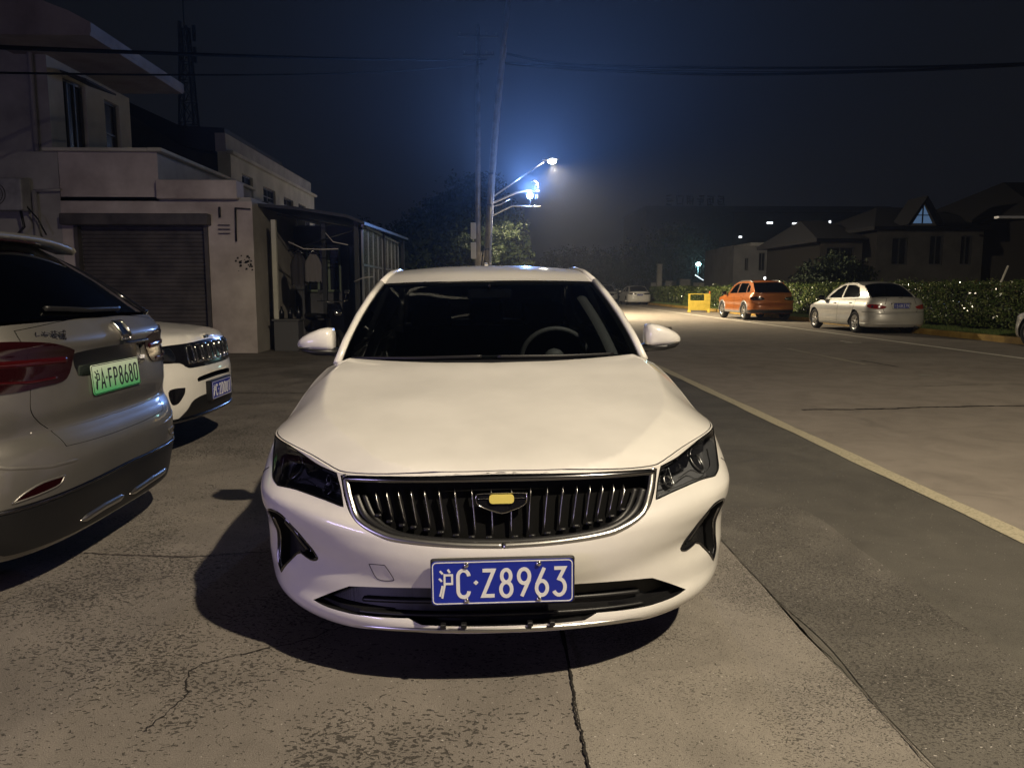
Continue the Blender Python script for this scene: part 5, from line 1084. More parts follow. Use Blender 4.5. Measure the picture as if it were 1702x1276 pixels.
hC = house('low dark house left of the gabled one, paler balcony band', 12.9, 17.1, 36.5, 43, 3.35, [(14.4, 15.6, 2.2, 3.0), (16.0, 16.9, 2.2, 3.0), (13.2, 14.0, 2.2, 2.9)], WA, gr_(36.5, 43, 3.35, 0.9)) if False else house('low dark house left of the gabled one, paler balcony band', 15.2, 17.15, 35.2, 42, 3.5, [(15.5, 16.8, 2.35, 3.15)], WA, gr_(35.2, 42, 3.5, 1.1))
o = box_obj('balcony', (15.25, 34.6, 1.55), (17.1, 35.15, 2.15), WL('balcony_pale', (0.09, 0.09, 0.085), (0.14, 0.14, 0.13)), hC, 0.01); o.location = -hC.location
hD = house('grey two-storey building with narrow dark windows behind the orange SUV', 19.1, 25.0, 60, 68, 4.5, [(21.1, 21.6, 2.6, 4.0), (22.4, 22.9, 2.6, 3.8), (23.6, 24.0, 2.8, 3.8), (20.0, 20.3, 2.6, 3.6)], WL('grey_wall', (0.13, 0.13, 0.14), (0.21, 0.21, 0.22), 0.6), None, 'apartment_building')
o = box_obj('cornice', (20.3, 59.7, 4.5), (25.2, 68, 4.75), WG, hD); o.location = -hD.location
lw = empty('boundary_wall', (20, 70, 0), (0, 0, 0), 'low pale boundary wall with gaps beyond the barrier', 'wall')
for k in range(9): box_obj('wall_panel', (-5.2+k*1.3, 0, 0), (-4.2+k*1.3, 0.2, 1.75+0.15*(k % 3)), WG, lw, 0.01)
big = empty('office_building', (50, 150, 0), (0, 0, 0), 'huge dark flat-topped building far off with rooftop letters', 'building')
WBk = WL('big_wall', (0.07, 0.075, 0.09), (0.10, 0.105, 0.12), 0.2)
ww = [(a, a+2.4, z, z+1.6) for a in range(33, 70, 5) for z in (3, 7, 11)]
o = wall_open('wall', 'y', 150, 30.5, 78, 0, 16.5, ww, WBk, big, 0.5); o.location = -big.location
for k, (a, b, c, d) in enumerate(ww):
    mb = MB(); mb.box((a, 150.3, c), (b, 150.35, d)); o = mb.build('window', DK, big); o.location = -big.location
o = box_obj('side_wall', (30.5, 150.01, 0), (31, 175, 16.5), WBk, big); o.location = -big.location
o = box_obj('roof', (30.3, 149.8, 16.5), (78.2, 175, 16.9), WBk, big); o.location = -big.location
r6 = random.Random(4)
for k in range(6):
    x = 34.3+k*2.0; mb = MB(); lines = [[(r6.uniform(0.0, 0.5), h_), (r6.uniform(0.9, 1.5), h_+r6.uniform(-0.2, 0.2))] for h_ in (0.35, 0.9, 1.4, 1.95) if r6.random() < 0.85]+[[(c_, r6.uniform(0, 0.6)), (c_+r6.uniform(-0.15, 0.15), r6.uniform(1.3, 2.1))] for c_ in (0.25, 0.75, 1.25) if r6.random() < 0.75]
    for l in lines: mb.tube([(x+p[0], 150.5, 16.95+p[1]*0.95) for p in l], 0.14, 5)
    o = mb.build('roof_letter', mat('letter_dark', (0.02, 0.02, 0.025), 0.6), big); o.location = -big.location
lit = mat('lit_window', (0.8, 0.8, 0.8), 0.5, emit=(0.9, 0.95, 1.0), es=3.0)
# lit strips high in the far block, with the block they belong to
blk = empty('factory_block', (50, 120, 0), (0, 0, 0), 'black factory block with a row of small lit windows, right of the far tower', 'building')
o = wall_open('wall', 'y', 120, 38, 66, 0, 12.6, [], mat('factory_wall', (0.02, 0.02, 0.022), 0.9), blk); o.location = -blk.location
o = box_obj('roof', (37.8, 120.05, 12.6), (66.2, 140, 12.9), ROOF, blk); o.location = -blk.location
o = wall_open('wall', 'x', 38, 120, 140, 0, 12.6, [], mat('factory_wall2', (0.02, 0.02, 0.022), 0.9), blk); o.location = -blk.location
import itertools
for (px, wd, z, hh_) in ((43.2, 0.9, 11.1, 0.28), (47.2, 0.8, 11.05, 0.22), (50.55, 0.95, 11.0, 0.40), (52.95, 0.28, 11.0, 0.6), (38.9, 0.45, 8.95, 0.28)):
    mb = MB(); mb.box((px, 119.9, z), (px+wd, 119.98, z+hh_)); o = mb.build('window', lit, blk); o.location = -blk.location
fl = empty('floodlight', (24.5, 90, 0), (0, 0, 0), 'small teal-white floodlight on a post across the road, far away', 'floodlight')
mb = MB(); mb.tube([(0, 0, 0), (0, 0, 3.9)], 0.06, 6); mb.build('pole', SM, fl); mb = MB(); mb.blob((0, -0.1, 4.0), (0.30, 0.12, 0.22), 10); mb.build('lamp_glass', EM('flood_glow', (0.5, 1.0, 0.95), 22), fl)
mb = MB(); mb.tube([(-0.35, -0.1, 2.75), (0.65, -0.1, 2.15)], 0.05, 6); mb.build('light_tube', EM('tube_glow', (0.8, 0.9, 1.0), 1.6), fl)
lamp('floodlight_beam', (24.5, 89.6, 4.0), 260, (0.5, 1.0, 0.95), 0.2)
for i, (x, y, z, s_) in enumerate(((20.9, 62, 1.9, 0.10), (26.3, 58, 1.95, 0.08))):
    t = empty('garden_lamp', (x, y-4, 0), (0, 0, 0), ['tiny white lamp just above the roof of the orange SUV', 'tiny white lamp above the hedge right of the orange SUV'][i], 'lamp'); mb = MB(); mb.tube([(0, 0, 0), (0, 0, z)], 0.03, 6); mb.build('pole', SM, t); mb = MB(); mb.blob((0, 0, z+s_), (s_, s_, s_), 8); mb.build('lamp_globe', EM('globe_glow', (0.95, 0.97, 1.0), 5), t)
# ---------------------------------------------------------------- night haze: real air that glows round the lamps
hm = bpy.data.materials.new('night_haze'); hm.use_nodes = True; nt = hm.node_tree; nt.nodes.clear(); ho = nt.nodes.new('ShaderNodeOutputMaterial'); hv = nt.nodes.new('ShaderNodeVolumePrincipled')
hv.inputs['Color'].default_value = (0.86, 0.91, 1.0, 1); hv.inputs['Density'].default_value = HAZE; hv.inputs['Anisotropy'].default_value = 0.70
nt.links.new(hv.outputs[0], ho.inputs['Volume'])
mb = MB(); mb.box((-410, -70, -1.03), (510, 810, 30)); hz = mb.build('haze', hm); hz['kind'] = 'stuff'; hz['label'] = 'thin blue night haze glowing around the street lamps'; hz['category'] = 'haze'; hz.display_type = 'WIRE'
# ---------------------------------------------------------------- the white saloon in front of the camera
hero = empty('parked_car', (0.047, 2.31, 0.0), (0, R(-0.6), R(0.85)), 'white saloon facing the camera in the centre, black slatted grille and blue front plate', 'car', 'cars parked along the road')
HERO['paint'] = M['white']; HERO['screen_glass'] = M['clearglass']; HERO['side_glass'] = M['privacy']; HERO['rear_glass'] = M['privacy']
sym = lambda half: [tuple(p) for p in half]+[(-p[0], *p[1:]) for p in half[::-1]]
g_out = [(0.002, 0.487), (0.144, 0.491), (0.279, 0.500), (0.372, 0.511), (0.422, 0.526), (0.479, 0.551), (0.516, 0.577), (0.544, 0.621), (0.566, 0.660), (0.584, 0.699, 1)]
g_in = [(0.0, 0.493), (0.144, 0.497), (0.274, 0.505), (0.366, 0.517), (0.417, 0.532), (0.473, 0.557), (0.510, 0.583), (0.539, 0.624), (0.560, 0.662), (0.577, 0.695, 1), (0.45, 0.7035), (0.30, 0.7065), (0.15, 0.709), (0.0, 0.7105)]
gi = cr_spline(g_in[1:-1]+[(0, 0.7105)]+[(-p[0], *p[1:]) for p in g_in[1:-1][::-1]]+[(0, 0.493)], 5)
hl = [(0.598, 0.698, 1), (0.642, 0.7035), (0.731, 0.713), (0.847, 0.731), (0.96, 0.748), (1.08, 0.755), (1.17, 0.755, 1), (1.12, 0.722), (1.06, 0.685), (0.985, 0.650), (0.94, 0.636), (0.877, 0.626, 1), (0.766, 0.630), (0.634, 0.619), (0.540, 0.602, 1), (0.563, 0.650)]
vent = [(0.950, 0.500), (0.925, 0.530), (0.86, 0.543), (0.80, 0.536), (0.752, 0.496), (0.714, 0.456), (0.682, 0.416), (0.676, 0.402), (0.709, 0.394), (0.769, 0.406, 1), (0.797, 0.396, 1), (0.918, 0.300, 1), (0.945, 0.335), (0.958, 0.42)]
it = [(0.0, 0.357), (0.218, 0.356), (0.390, 0.346), (0.515, 0.335), (0.545, 0.327), (0.619, 0.294), (0.692, 0.258, 1), (0.629, 0.250), (0.546, 0.247), (0.478, 0.247), (0.308, 0.255, 1), (0.263, 0.238, 1)]
hlc, vc = cr_spline(hl, 4), cr_spline(vent, 4)
itc = cr_spline(it[1:]+[(-p[0], *p[1:]) for p in it[1:][::-1]]+[(0, 0.3575)], 4)
HERO['front_holes'] = [gi, hlc, mir(hlc), vc, mir(vc), itc]
# bonnet outline on the hood field
_C = Car(HERO); _e = _C.E[(_C.E[:, 1] < 0.80)][::6]
hh = [(e[0]*0.995, e[1]+0.004) for e in _e]+cr_spline([(0.862, 0.86), (0.845, 0.95), (0.815, 1.06), (0.780, 1.16), (0.745, 1.26), (0.70, 1.315, 1)], 4, False)+cr_spline([(0.66, 1.298), (0.40, 1.232), (0.0, 1.192)], 5, False)
HERO['hood_hole'] = hh+[(-p[0], p[1]) for p in hh[1:-1][::-1]]
CH = car(HERO, hero)
w = CH.w
# grille
gr = recess('grille', gi, w, 0.055, M['gap'], hero, bstep=0.01)
f_ = cr_spline(g_out[:1]+g_out[1:], 5, closed=False)
fr = f_+[(-p[0], p[1]) for p in f_[::-1]]
for sg in (1, -1):
    ribbon('grille_frame', [(sg*(a-0.022*min(1, a/0.4)), b+0.0125*(1-min(1, a/0.56)**3)) for a, b in f_], w, 0.024, 0.009, M['satin'], gr, flip=False, base=-0.006)
tp = [(x, 0.7045+0.0*x) for x in np.linspace(-0.55, 0.55, 40)]
tp = [(x, 0.6985-0.055*abs(x)**2.6) for x in np.linspace(-0.560, 0.560, 50)]
ribbon('grille_bar', tp, w, 0.020, 0.007, M['darkchrome'], gr, base=-0.003)
inner = [(p[0]*0.925, 0.60+(p[1]-0.60)*0.84) for p in gi if p[1] < 0.675]
for bs, ww, hh_ in ((-0.018, 0.026, 0.008), (-0.034, 0.020, 0.006)):
    k_ = 1.0 if bs > -0.02 else 0.95
    low = [(p[0]*k_, 0.60+(p[1]-0.60)*(k_-0.02)) for p in inner]; low = sorted(low, key=lambda q: q[0]); low = [q for q in low if q[1] < 0.645]
    ribbon('grille_ledge', low, w, ww, hh_, M['black'], gr, base=bs)
st_ = [(0.442, 0.660), (0.401, 0.665), (0.358, 0.667), (0.311, 0.669), (0.264, 0.670), (0.213, 0.672), (0.159, 0.674), (0.100, 0.675), (0.034, 0.675)]
sb_ = [(0.410, 0.588), (0.367, 0.573), (0.322, 0.564), (0.282, 0.559), (0.236, 0.553), (0.189, 0.546), (0.138, 0.538), (0.086, 0.533), (0.030, 0.531)]
for sg in (1, -1):
    for a, b in zip(st_, sb_):
        ribbon('slat', [(sg*a[0], a[1]), (sg*b[0], b[1])], w, 0.0048, 0.020, M['satin'], gr, base=-0.036, step=0.02, taper=True)
        q = (sg*(b[0]+0.012), b[1]-0.004)
        ribbon('slat_foot', [(q[0]-0.010, q[1]), (q[0]+0.010, q[1])], w, 0.014, 0.012, M['black'], gr, base=-0.036, step=0.01)
# badge: outlined shield with a plain yellow patch
eo = [(0.0, 0.655), (0.060, 0.6545), (0.083, 0.652, 1), (0.084, 0.640), (0.079, 0.622), (0.062, 0.611), (0.03, 0.600)]
ec = cr_spline(eo[1:]+[(0, 0.593)]+[(-p[0], *p[1:]) for p in eo[1:][::-1]]+[(0, 0.6555)], 5)
em = panel('badge', ec, w, M['blackgloss'], hero, 0.012, offn=-0.012)
ribbon('badge_rim', ec, w, 0.0048, 0.005, M['chrome'], em, closed=True, base=-0.011)
ribbon('badge_bar', [(-0.078, 0.638), (0.078, 0.638)], w, 0.003, 0.004, M['chrome'], em, base=-0.011)
yp = []
for cx, cy2, a0 in ((0.030, 0.6405, 0), (-0.030, 0.6405, 90), (-0.030, 0.6325, 180), (0.030, 0.6325, 270)): yp += [(cx+0.0105*math.cos(R(a0+t)), cy2+0.0105*math.sin(R(a0+t))) for t in range(0, 91, 18)]
panel('badge_patch', yp, w, M['yellow'], em, 0.01, offn=-0.004, thick=0.006)
# headlights
for sg in (1, -1):
    P_ = hlc if sg > 0 else mir(hlc); T_ = lambda l: [(sg*a, b) for a, b in l]
    ln = panel('headlight', P_, w, M['lens'], hero, 0.02, offn=-0.001)
    recess('housing', P_, w, 0.06, M['lampgrey'], ln)
    off_ = -0.042
    panel('inner_bezel', T_([(0.62, 0.695), (0.90, 0.735), (1.10, 0.748), (1.0, 0.70), (0.86, 0.70), (0.80, 0.68), (0.66, 0.672)][::sg]), w, M['blackgloss'], ln, 0.02, offn=-0.030, thick=0.02)
    for (a, b, r_) in ((0.915, 0.688, 0.030), (0.66, 0.655, 0.018)):
        rim_ = [(a+r_*1.25*math.cos(t), b+r_*math.sin(t)) for t in np.linspace(0, 2*math.pi, 18)[:-1]]
        pj = panel('projector', T_(rim_)[::sg], w, M['blackgloss'], ln, 0.01, offn=off_)
        ribbon('projector_ring', T_(rim_), w, 0.005, 0.006, M['satin'], ln, closed=True, base=off_, step=0.006)
    c_ = [(0.57, 0.6475), (0.60, 0.648), (0.655, 0.652), (0.665, 0.668), (0.672, 0.690)]
    ribbon('light_bar', T_(cr_spline(c_, 4, False)), w, 0.004, 0.004, M['chrome'], ln, base=-0.025)
    ribbon('light_bar', T_([(0.60, 0.690), (0.66, 0.698), (0.72, 0.703)]), w, 0.008, 0.004, M['satin'], ln, base=-0.030)
    ribbon('light_bar', T_([(0.565, 0.6135), (0.63, 0.628), (0.76, 0.640), (0.87, 0.637)]), w, 0.004, 0.004, M['satin'], ln, base=-0.020)
    ribbon('light_bar', T_([(0.585, 0.683), (0.61, 0.686), (0.64, 0.690)]), w, 0.007, 0.004, M['chrome'], ln, base=-0.022)
    ribbon('light_bar', T_([(0.60, 0.668), (0.64, 0.676), (0.655, 0.690)]), w, 0.003, 0.003, M['chrome'], ln, base=-0.020)
    ribbon('light_bar', T_(cr_spline([(0.70, 0.655), (0.80, 0.668), (0.86, 0.650), (0.97, 0.660), (1.03, 0.700)], 4, False)), w, 0.0035, 0.004, M['chrome'], ln, base=-0.026)
    ribbon('light_bar', T_(cr_spline([(0.86, 0.705), (0.90, 0.722), (0.98, 0.724)], 4, False)), w, 0.004, 0.004, M['satin'], ln, base=-0.026)
    ribbon('headlight_seal', P_, w, 0.005, 0.002, M['gap'], ln, closed=True, base=0.0)
    # air vents in the bumper corners
    V_ = vc if sg > 0 else mir(vc)
    rv = recess('bumper_vent', V_, w, 0.045, M['black'], hero)
    ribbon('vent_rim', V_, w, 0.011, 0.004, M['blackgloss'], rv, closed=True, base=-0.001)
    ribbon('vent_trim', T_([(0.935, 0.498), (0.942, 0.42), (0.930, 0.345), (0.910, 0.318)]), w, 0.004, 0.006, M['darkchrome'], rv, base=-0.006)
    ribbon('vent_blade', T_([(0.905, 0.475), (0.82, 0.430), (0.74, 0.404)]), w, 0.036, 0.016, M['blackgloss'], rv, base=-0.036, prof=7)
# lower intake
ik = recess('lower_intake', itc, w, 0.060, M['black'], hero)
for zz, wd, dp in ((0.300, 0.020, -0.045), (0.272, 0.016, -0.03)):
    ribbon('intake_bar', [(x, zz-0.02*(abs(x)/0.6)**2) for x in np.linspace(-0.50, 0.50, 24)], w, wd, 0.016, M['black'], ik, base=dp)
ribbon('lip_trim', [(x, 0.2235-0.024*(abs(x)/0.53)**3) for x in np.linspace(-0.53, 0.53, 40)], w, 0.017, 0.007, M['satin'], hero, base=-0.002, taper=True)
for x0 in (-0.20, -0.135, 0.075, 0.145): mb = MB(); mb.box((x0, -0.002, 0.235), (x0+0.018, 0.02, 0.250), bev=0.002); mb.build('intake_clip', M['black'], hero)
tw = cr_spline([(-0.441, 0.425, 1), (-0.392, 0.4275), (-0.381, 0.424), (-0.361, 0.386), (-0.364, 0.373), (-0.419, 0.3735)], 4)
ribbon('tow_cover_seam', tw, w, 0.0026, 0.0006, M['gap'], hero, closed=True, base=0.0003, prof=3, step=0.006)
# seams
for sg in (1, -1):
    seam('wing_seam', [(sg*1.02, z) for z in np.linspace(0.20, 0.62, 12)][::1] if False else [(sg*1.05, 0.655), (sg*1.16, 0.61), (sg*1.22, 0.585)], w, hero)
plate(hero, '\u6caaC.Z8963', 0.44, 0.14, Matrix.Translation((-0.002, -0.022, 0.396)), 'blue')
mb = MB(); mb.box((-0.225, -0.0185, 0.322), (0.223, 0.0, 0.469), bev=0.004); mb.build('plate_bracket', M['black'], hero)
# mirrors
def cap_mesh(sg, stations, n=20):
    """rings across x: (x, yc, zc, half depth, half height, squareness)"""
    mb = MB(); vs = []
    for x, yc, zc, hy, hz, e in stations:
        for k in range(n):
            t = 2*math.pi*k/n; c, s_ = math.cos(t), math.sin(t)
            vs.append((sg*x, yc+hy*math.copysign(abs(c)**e, c), zc+hz*math.copysign(abs(s_)**e, s_)))
    m = len(stations); fs = [tuple(v)[::sg] for v in [(i*n+k, (i+1)*n+k, (i+1)*n+(k+1)%n, i*n+(k+1)%n) for i in range(m-1) for k in range(n)]]
    fs += [tuple(range(n))[::sg], tuple(range((m-1)*n, m*n))[::-sg]]
    mb.add(vs, fs, 0, True); return mb
for sg in (1, -1):
    mc = cap_mesh(sg, [(0.790, 1.60, 1.048, 0.045, 0.040, 0.6), (0.796, 1.60, 1.050, 0.065, 0.056, 0.6), (0.82, 1.60, 1.0515, 0.075, 0.059, 0.6), (0.86, 1.605, 1.049, 0.08, 0.055, 0.65), (0.905, 1.61, 1.041, 0.078, 0.046, 0.7), (0.945, 1.615, 1.033, 0.066, 0.034, 0.8), (0.968, 1.62, 1.027, 0.045, 0.022, 0.9), (0.977, 1.625, 1.024, 0.02, 0.010, 1)]).build('wing_mirror', M['white'], hero)
    cap_mesh(sg, [(0.76, 1.61, 0.985, 0.03, 0.012, 0.8), (0.80, 1.605, 0.990, 0.068, 0.022, 0.8), (0.88, 1.61, 0.992, 0.078, 0.022, 0.8), (0.94, 1.615, 1.000, 0.066, 0.018, 0.9), (0.965, 1.62, 1.008, 0.04, 0.012, 1)]).build('mirror_base', M['black'], mc)
    cap_mesh(sg, [(0.70, 1.60, 0.950, 0.04, 0.014, 0.8), (0.76, 1.605, 0.965, 0.035, 0.016, 0.8), (0.83, 1.61, 0.985, 0.03, 0.012, 0.8)]).build('mirror_arm', M['black'], mc)
    mb = MB(); mb.box((min(sg*0.80, sg*0.95), 1.676, 0.998), (max(sg*0.80, sg*0.95), 1.684, 1.085), bev=0.003); mb.build('mirror_glass', M['chrome'], mc)
    mb = MB(); mb.tube([(sg*0.90, 1.525, 1.012), (sg*0.955, 1.56, 1.014), (sg*0.972, 1.60, 1.016)], 0.004, 6); mb.build('indicator', M['lens'], mc)
# wipers, cabin
for xs in ((-0.60, -0.05), (0.02, 0.58)):
    p0, p1 = xs
    wp = ribbon('wiper', [(p0*1.5, 0.030), ((p0+p1)*0.72, 0.022), (p1*1.35, 0.035)], CH.ws, 0.014, 0.012, M['black'], hero, base=0.010, step=0.03)
ribbon('windscreen_frit', [(a, 0.012) for a in np.linspace(-0.97, 0.97, 40)], CH.ws, 0.07, 0.0006, M['gap'], hero, base=-0.004, prof=3, step=0.03)
ribbon('windscreen_frit', [(a, 0.965) for a in np.linspace(-0.97, 0.97, 40)], CH.ws, 0.05, 0.0006, M['gap'], hero, base=-0.004, prof=3, step=0.03)
for sg in (1, -1):
    ribbon('windscreen_frit', [(sg*0.965, b) for b in np.linspace(0.0, 0.96, 30)], CH.ws, 0.055, 0.0006, M['gap'], hero, base=-0.004, prof=3, step=0.03)
    ribbon('pillar_trim', [(sg*0.86, b) for b in np.linspace(0.10, 0.90, 20)], CH.ws, 0.062, 0.02, M['interior2'], hero, base=-0.075, prof=5, step=0.03)
mb = MB(); mb.prism([(1.30, 0.86), (1.34, 0.925), (1.60, 0.955), (1.80, 0.94), (1.86, 0.88), (1.86, 0.62), (1.30, 0.62)], -0.68, 0.68, axis='x'); mb.build('dashboard', M['interior'], hero)
mb = MB(); c0 = Vector((0.36, 1.97, 0.905)); ax = Vector((0, 1, 0.45)).normalized(); u1 = Vector((1, 0, 0)); u2 = ax.cross(u1)
mb.tube([c0+u1*0.185*math.cos(t)+u2*0.185*math.sin(t) for t in np.linspace(0, 2*math.pi, 33)[:-1]], 0.014, 8, closed=True)
for t in (0.05, math.pi-0.05, 1.5*math.pi if (u2.z > 0) else math.pi/2): mb.tube([c0, c0+u1*0.18*math.cos(t)+u2*0.18*math.sin(t)], 0.016, 6)
mb.blob(c0, (0.06, 0.03, 0.055)); mb.build('steering_wheel', M['interior2'], hero)
seats(hero, 4.64, [(2.62, (-0.37, 0.37)), (3.45, (-0.40, 0.0, 0.40))], 0.34)
mb = MB(); mb.box((-0.12, 1.90, 1.235), (0.12, 1.925, 1.295), bev=0.01); mb.tube([(0, 1.90, 1.29), (0, 1.86, 1.315)], 0.008, 6); mb.build('rear_view_mirror', M['blackgloss'], hero)
mb = MB(); mb.prism([(3.05, 1.455), (3.18, 1.475), (3.20, 1.42), (3.02, 1.42)], -0.012, 0.012, axis='x'); mb.build('roof_aerial', M['white'], hero)
# rear of the hero car (seen only from elsewhere)
rf = CH.rr()
for sg in (1, -1):
    ribbon('tail_light', [(sg*0.35, 0.80), (sg*0.80, 0.81), (sg*1.05, 0.80)], rf, 0.10, 0.012, M['redlens'], hero, flip=True, prof=5, step=0.04)
def suv_spec(L, W, H, **kw):
    """upright hatch body"""
    h = H/1.66; l = L/4.55
    S = dict(L=L, W=W, front=(0.62, 2.4), rear=(0.50, 2.7),
        F=[(0.20, 0.16), (0.30, 0.03), (0.42, 0.0), (0.60, 0.0), (0.70, 0.02), (0.85*h, 0.05), (0.98*h, 0.12), (1.1*h, 0.2)],
        Sd=[(0.20, 0.10), (0.30, 0.02), (0.45, 0.0), (0.60, 0.018), (0.72, 0.006), (0.88*h, 0.010), (0.96*h, 0.03), (1.04*h, 0.07), (1.14*h, 0.12)],
        R=[(0.24, 0.12), (0.32, 0.04), (0.42, 0.01), (0.55, 0.0), (0.64, 0.02), (0.70, 0.055), (0.80, 0.04), (0.92, 0.045), (1.0, 0.05), (1.06, 0.035), (1.12, 0.075), (1.2, 0.14)],
        ztop=[('x', 0, 0.93*h), ('x', 0.5, 0.90*h), ('y', 0.55, 0.92*h), ('y', 1.0*l, 1.0*h), ('y', 1.35*l, 1.05*h), ('y', 2.5*l, 1.07*h), ('y', 3.9*l, 1.10*h), ('r', 0.6, 1.15*h), ('r', 0, 1.155*h)],
        zbot=[(0, 0.28), (9, 0.28)],
        shell_x=[(1.2*l, W-0.165), (1.8*l, W-0.135), (3.0*l, W-0.13), (4.1*l, W-0.16), (4.5*l, W-0.20)], tumble=(0.22, 0.28, 1.05*h),
        shell=[(1.22*l, 1.03*h)], belt=[(1.22*l, 1.045*h), (2.5*l, 1.075*h), (3.9*l, 1.105*h), (4.45*l, 1.125*h)], belt_end=4.38*l,
        shell_front=[(1.22*l, 1.045*h), (1.45*l, 1.22*h), (1.68*l, 1.38*h), (1.92*l, 1.52*h)],
        shell_top=[(2.3*l, 1.595*h), (2.9*l, 1.615*h), (3.5*l, 1.60*h)],
        shell_back=[(3.98*l, 1.545*h), (4.16*l, 1.40*h), (4.30*l, 1.24*h), (4.38*l, 1.12*h)],
        windows=[[(1.48*l, 1.10*h), (2.42*l, 1.12*h), (2.42*l, 1.53*h), (2.1*l, 1.51*h), (1.86*l, 1.42*h)], [(2.50*l, 1.12*h), (3.40*l, 1.14*h), (3.40*l, 1.53*h), (2.50*l, 1.535*h)], [(3.48*l, 1.15*h), (3.98*l, 1.19*h), (3.84*l, 1.44*h), (3.48*l, 1.51*h)]],
        doors=[[(1.34*l, 0.36, 1), (2.42*l, 0.36, 1), (2.44*l, 1.04*h, 1), (1.32*l, 1.0*h, 1)], [(2.47*l, 0.36, 1), (3.15*l, 0.38, 1), (3.42*l, 0.80), (3.42*l, 1.06*h, 1), (2.47*l, 1.045*h, 1)]],
        ws_c=[(1.02*l, 1.055*h), (1.35*l, 1.27*h), (1.78*l, 1.545*h)],
        roof_c=[(1.78*l, 1.545*h), (2.3*l, 1.63*h), (3.0*l, 1.66*h), (3.7*l, 1.64*h), (4.10*l, 1.59*h)],
        rw_c=[(4.47*l, 1.12*h), (4.38*l, 1.30*h), (4.10*l, 1.59*h)],
        hood_c=[(0.04, 0.92*h), (0.10, 0.955*h), (0.3, 0.99*h), (0.7, 1.02*h), (1.1*l, 1.05*h), (1.4*l, 1.08*h)], hood_g=lambda t, y: 0.25*t**2+0.75*t**5, cowl_y=0.98*l,
        ymid=2.45*l, wheel_r=0.35, rim_r=0.235, arch_r=0.40, wheels=(0.90*l, 3.58*l), floor_z=0.28, step=0.05, paint=M['silver'], side_glass=M['privacy'], rear_glass=M['privacy'], tyre_w=0.225)
    S.update(kw); return S
def saloon_spec(L, W, H, **kw):
    h = H/1.47; l = L/4.55
    S = dict(L=L, W=W, front=(0.70, 2.2), rear=(0.52, 2.4),
        F=[(0.16, 0.10), (0.25, 0.02), (0.45, 0.0), (0.60, 0.03), (0.70, 0.07), (0.80, 0.14)],
        Sd=[(0.16, 0.10), (0.25, 0.02), (0.40, 0.0), (0.52, 0.010), (0.62, 0.004), (0.75, 0.012), (0.84*h, 0.04), (0.92*h, 0.08), (1.0*h, 0.13)],
        R=[(0.20, 0.12), (0.28, 0.03), (0.42, 0.0), (0.56, 0.01), (0.60, 0.035), (0.72, 0.045), (0.88, 0.06), (0.97, 0.09), (1.05, 0.14)],
        ztop=[('x', 0, 0.70*h), ('x', 0.5, 0.69*h), ('y', 0.55, 0.73*h), ('y', 1.0*l, 0.84*h), ('y', 1.35*l, 0.92*h), ('y', 2.5*l, 0.945*h), ('y', 3.7*l, 0.97*h), ('y', 4.1*l, 0.985*h), ('r', 0.6, 0.98*h), ('r', 0, 1.0*h)],
        zbot=[(0, 0.20), (9, 0.21)],
        shell_x=[(1.2*l, W-0.18), (1.8*l, W-0.14), (2.9*l, W-0.135), (3.8*l, W-0.17), (4.2*l, W-0.21)], tumble=(0.26, 0.34, 0.93*h),
        shell=[(1.33*l, 0.92*h)], belt=[(1.33*l, 0.925*h), (2.5*l, 0.95*h), (3.6*l, 0.985*h), (4.12*l, 1.0*h)], belt_end=4.05*l,
        shell_front=[(1.33*l, 0.925*h), (1.55*l, 1.06*h), (1.78*l, 1.20*h), (2.02*l, 1.33*h)],
        shell_top=[(2.3*l, 1.39*h), (2.7*l, 1.415*h), (3.05*l, 1.40*h)],
        shell_back=[(3.42*l, 1.345*h), (3.68*l, 1.22*h), (3.88*l, 1.10*h), (4.05*l, 0.995*h)],
        windows=[[(1.56*l, 0.975*h), (2.42*l, 0.99*h), (2.42*l, 1.355*h), (2.22*l, 1.33*h), (1.95*l, 1.22*h)], [(2.50*l, 0.995*h), (3.38*l, 1.015*h), (3.46*l, 1.06*h), (3.22*l, 1.29*h), (2.95*l, 1.35*h), (2.50*l, 1.36*h)]],
        doors=[[(1.42*l, 0.28, 1), (2.44*l, 0.28, 1), (2.46*l, 0.92*h, 1), (1.40*l, 0.88*h, 1)], [(2.49*l, 0.28, 1), (3.12*l, 0.30, 1), (3.42*l, 0.70), (3.42*l, 0.94*h, 1), (2.49*l, 0.92*h, 1)]],
        ws_c=[(1.13*l, 0.935*h), (1.45*l, 1.12*h), (1.85*l, 1.345*h)],
        roof_c=[(1.85*l, 1.345*h), (2.2*l, 1.425*h), (2.7*l, 1.465*h), (3.2*l, 1.45*h), (3.45*l, 1.405*h)],
        rw_c=[(4.15*l, 1.03*h), (3.82*l, 1.23*h), (3.45*l, 1.405*h)],
        hood_c=[(0.06, 0.70*h), (0.12, 0.73*h), (0.4, 0.80*h), (0.8, 0.88*h), (1.1*l, 0.925*h), (1.4*l, 0.96*h)], hood_g=lambda t, y: 0.25*t**2+0.75*t**5, cowl_y=1.08*l,
        deck_c=[(3.9*l, 1.02*h), (4.25*l, 1.035*h), (4.45*l, 1.03*h), (4.55*l, 1.0*h)], deck_g=lambda t, y: 0.3*t**2+0.7*t**6, deck_y=4.14*l,
        ymid=2.475*l, wheel_r=0.315, rim_r=0.205, arch_r=0.355, wheels=(0.88*l, 3.50*l), floor_z=0.20, step=0.05, paint=M['silver2'], side_glass=M['privacy'], rear_glass=M['privacy'], tyre_w=0.19)
    S.update(kw); return S
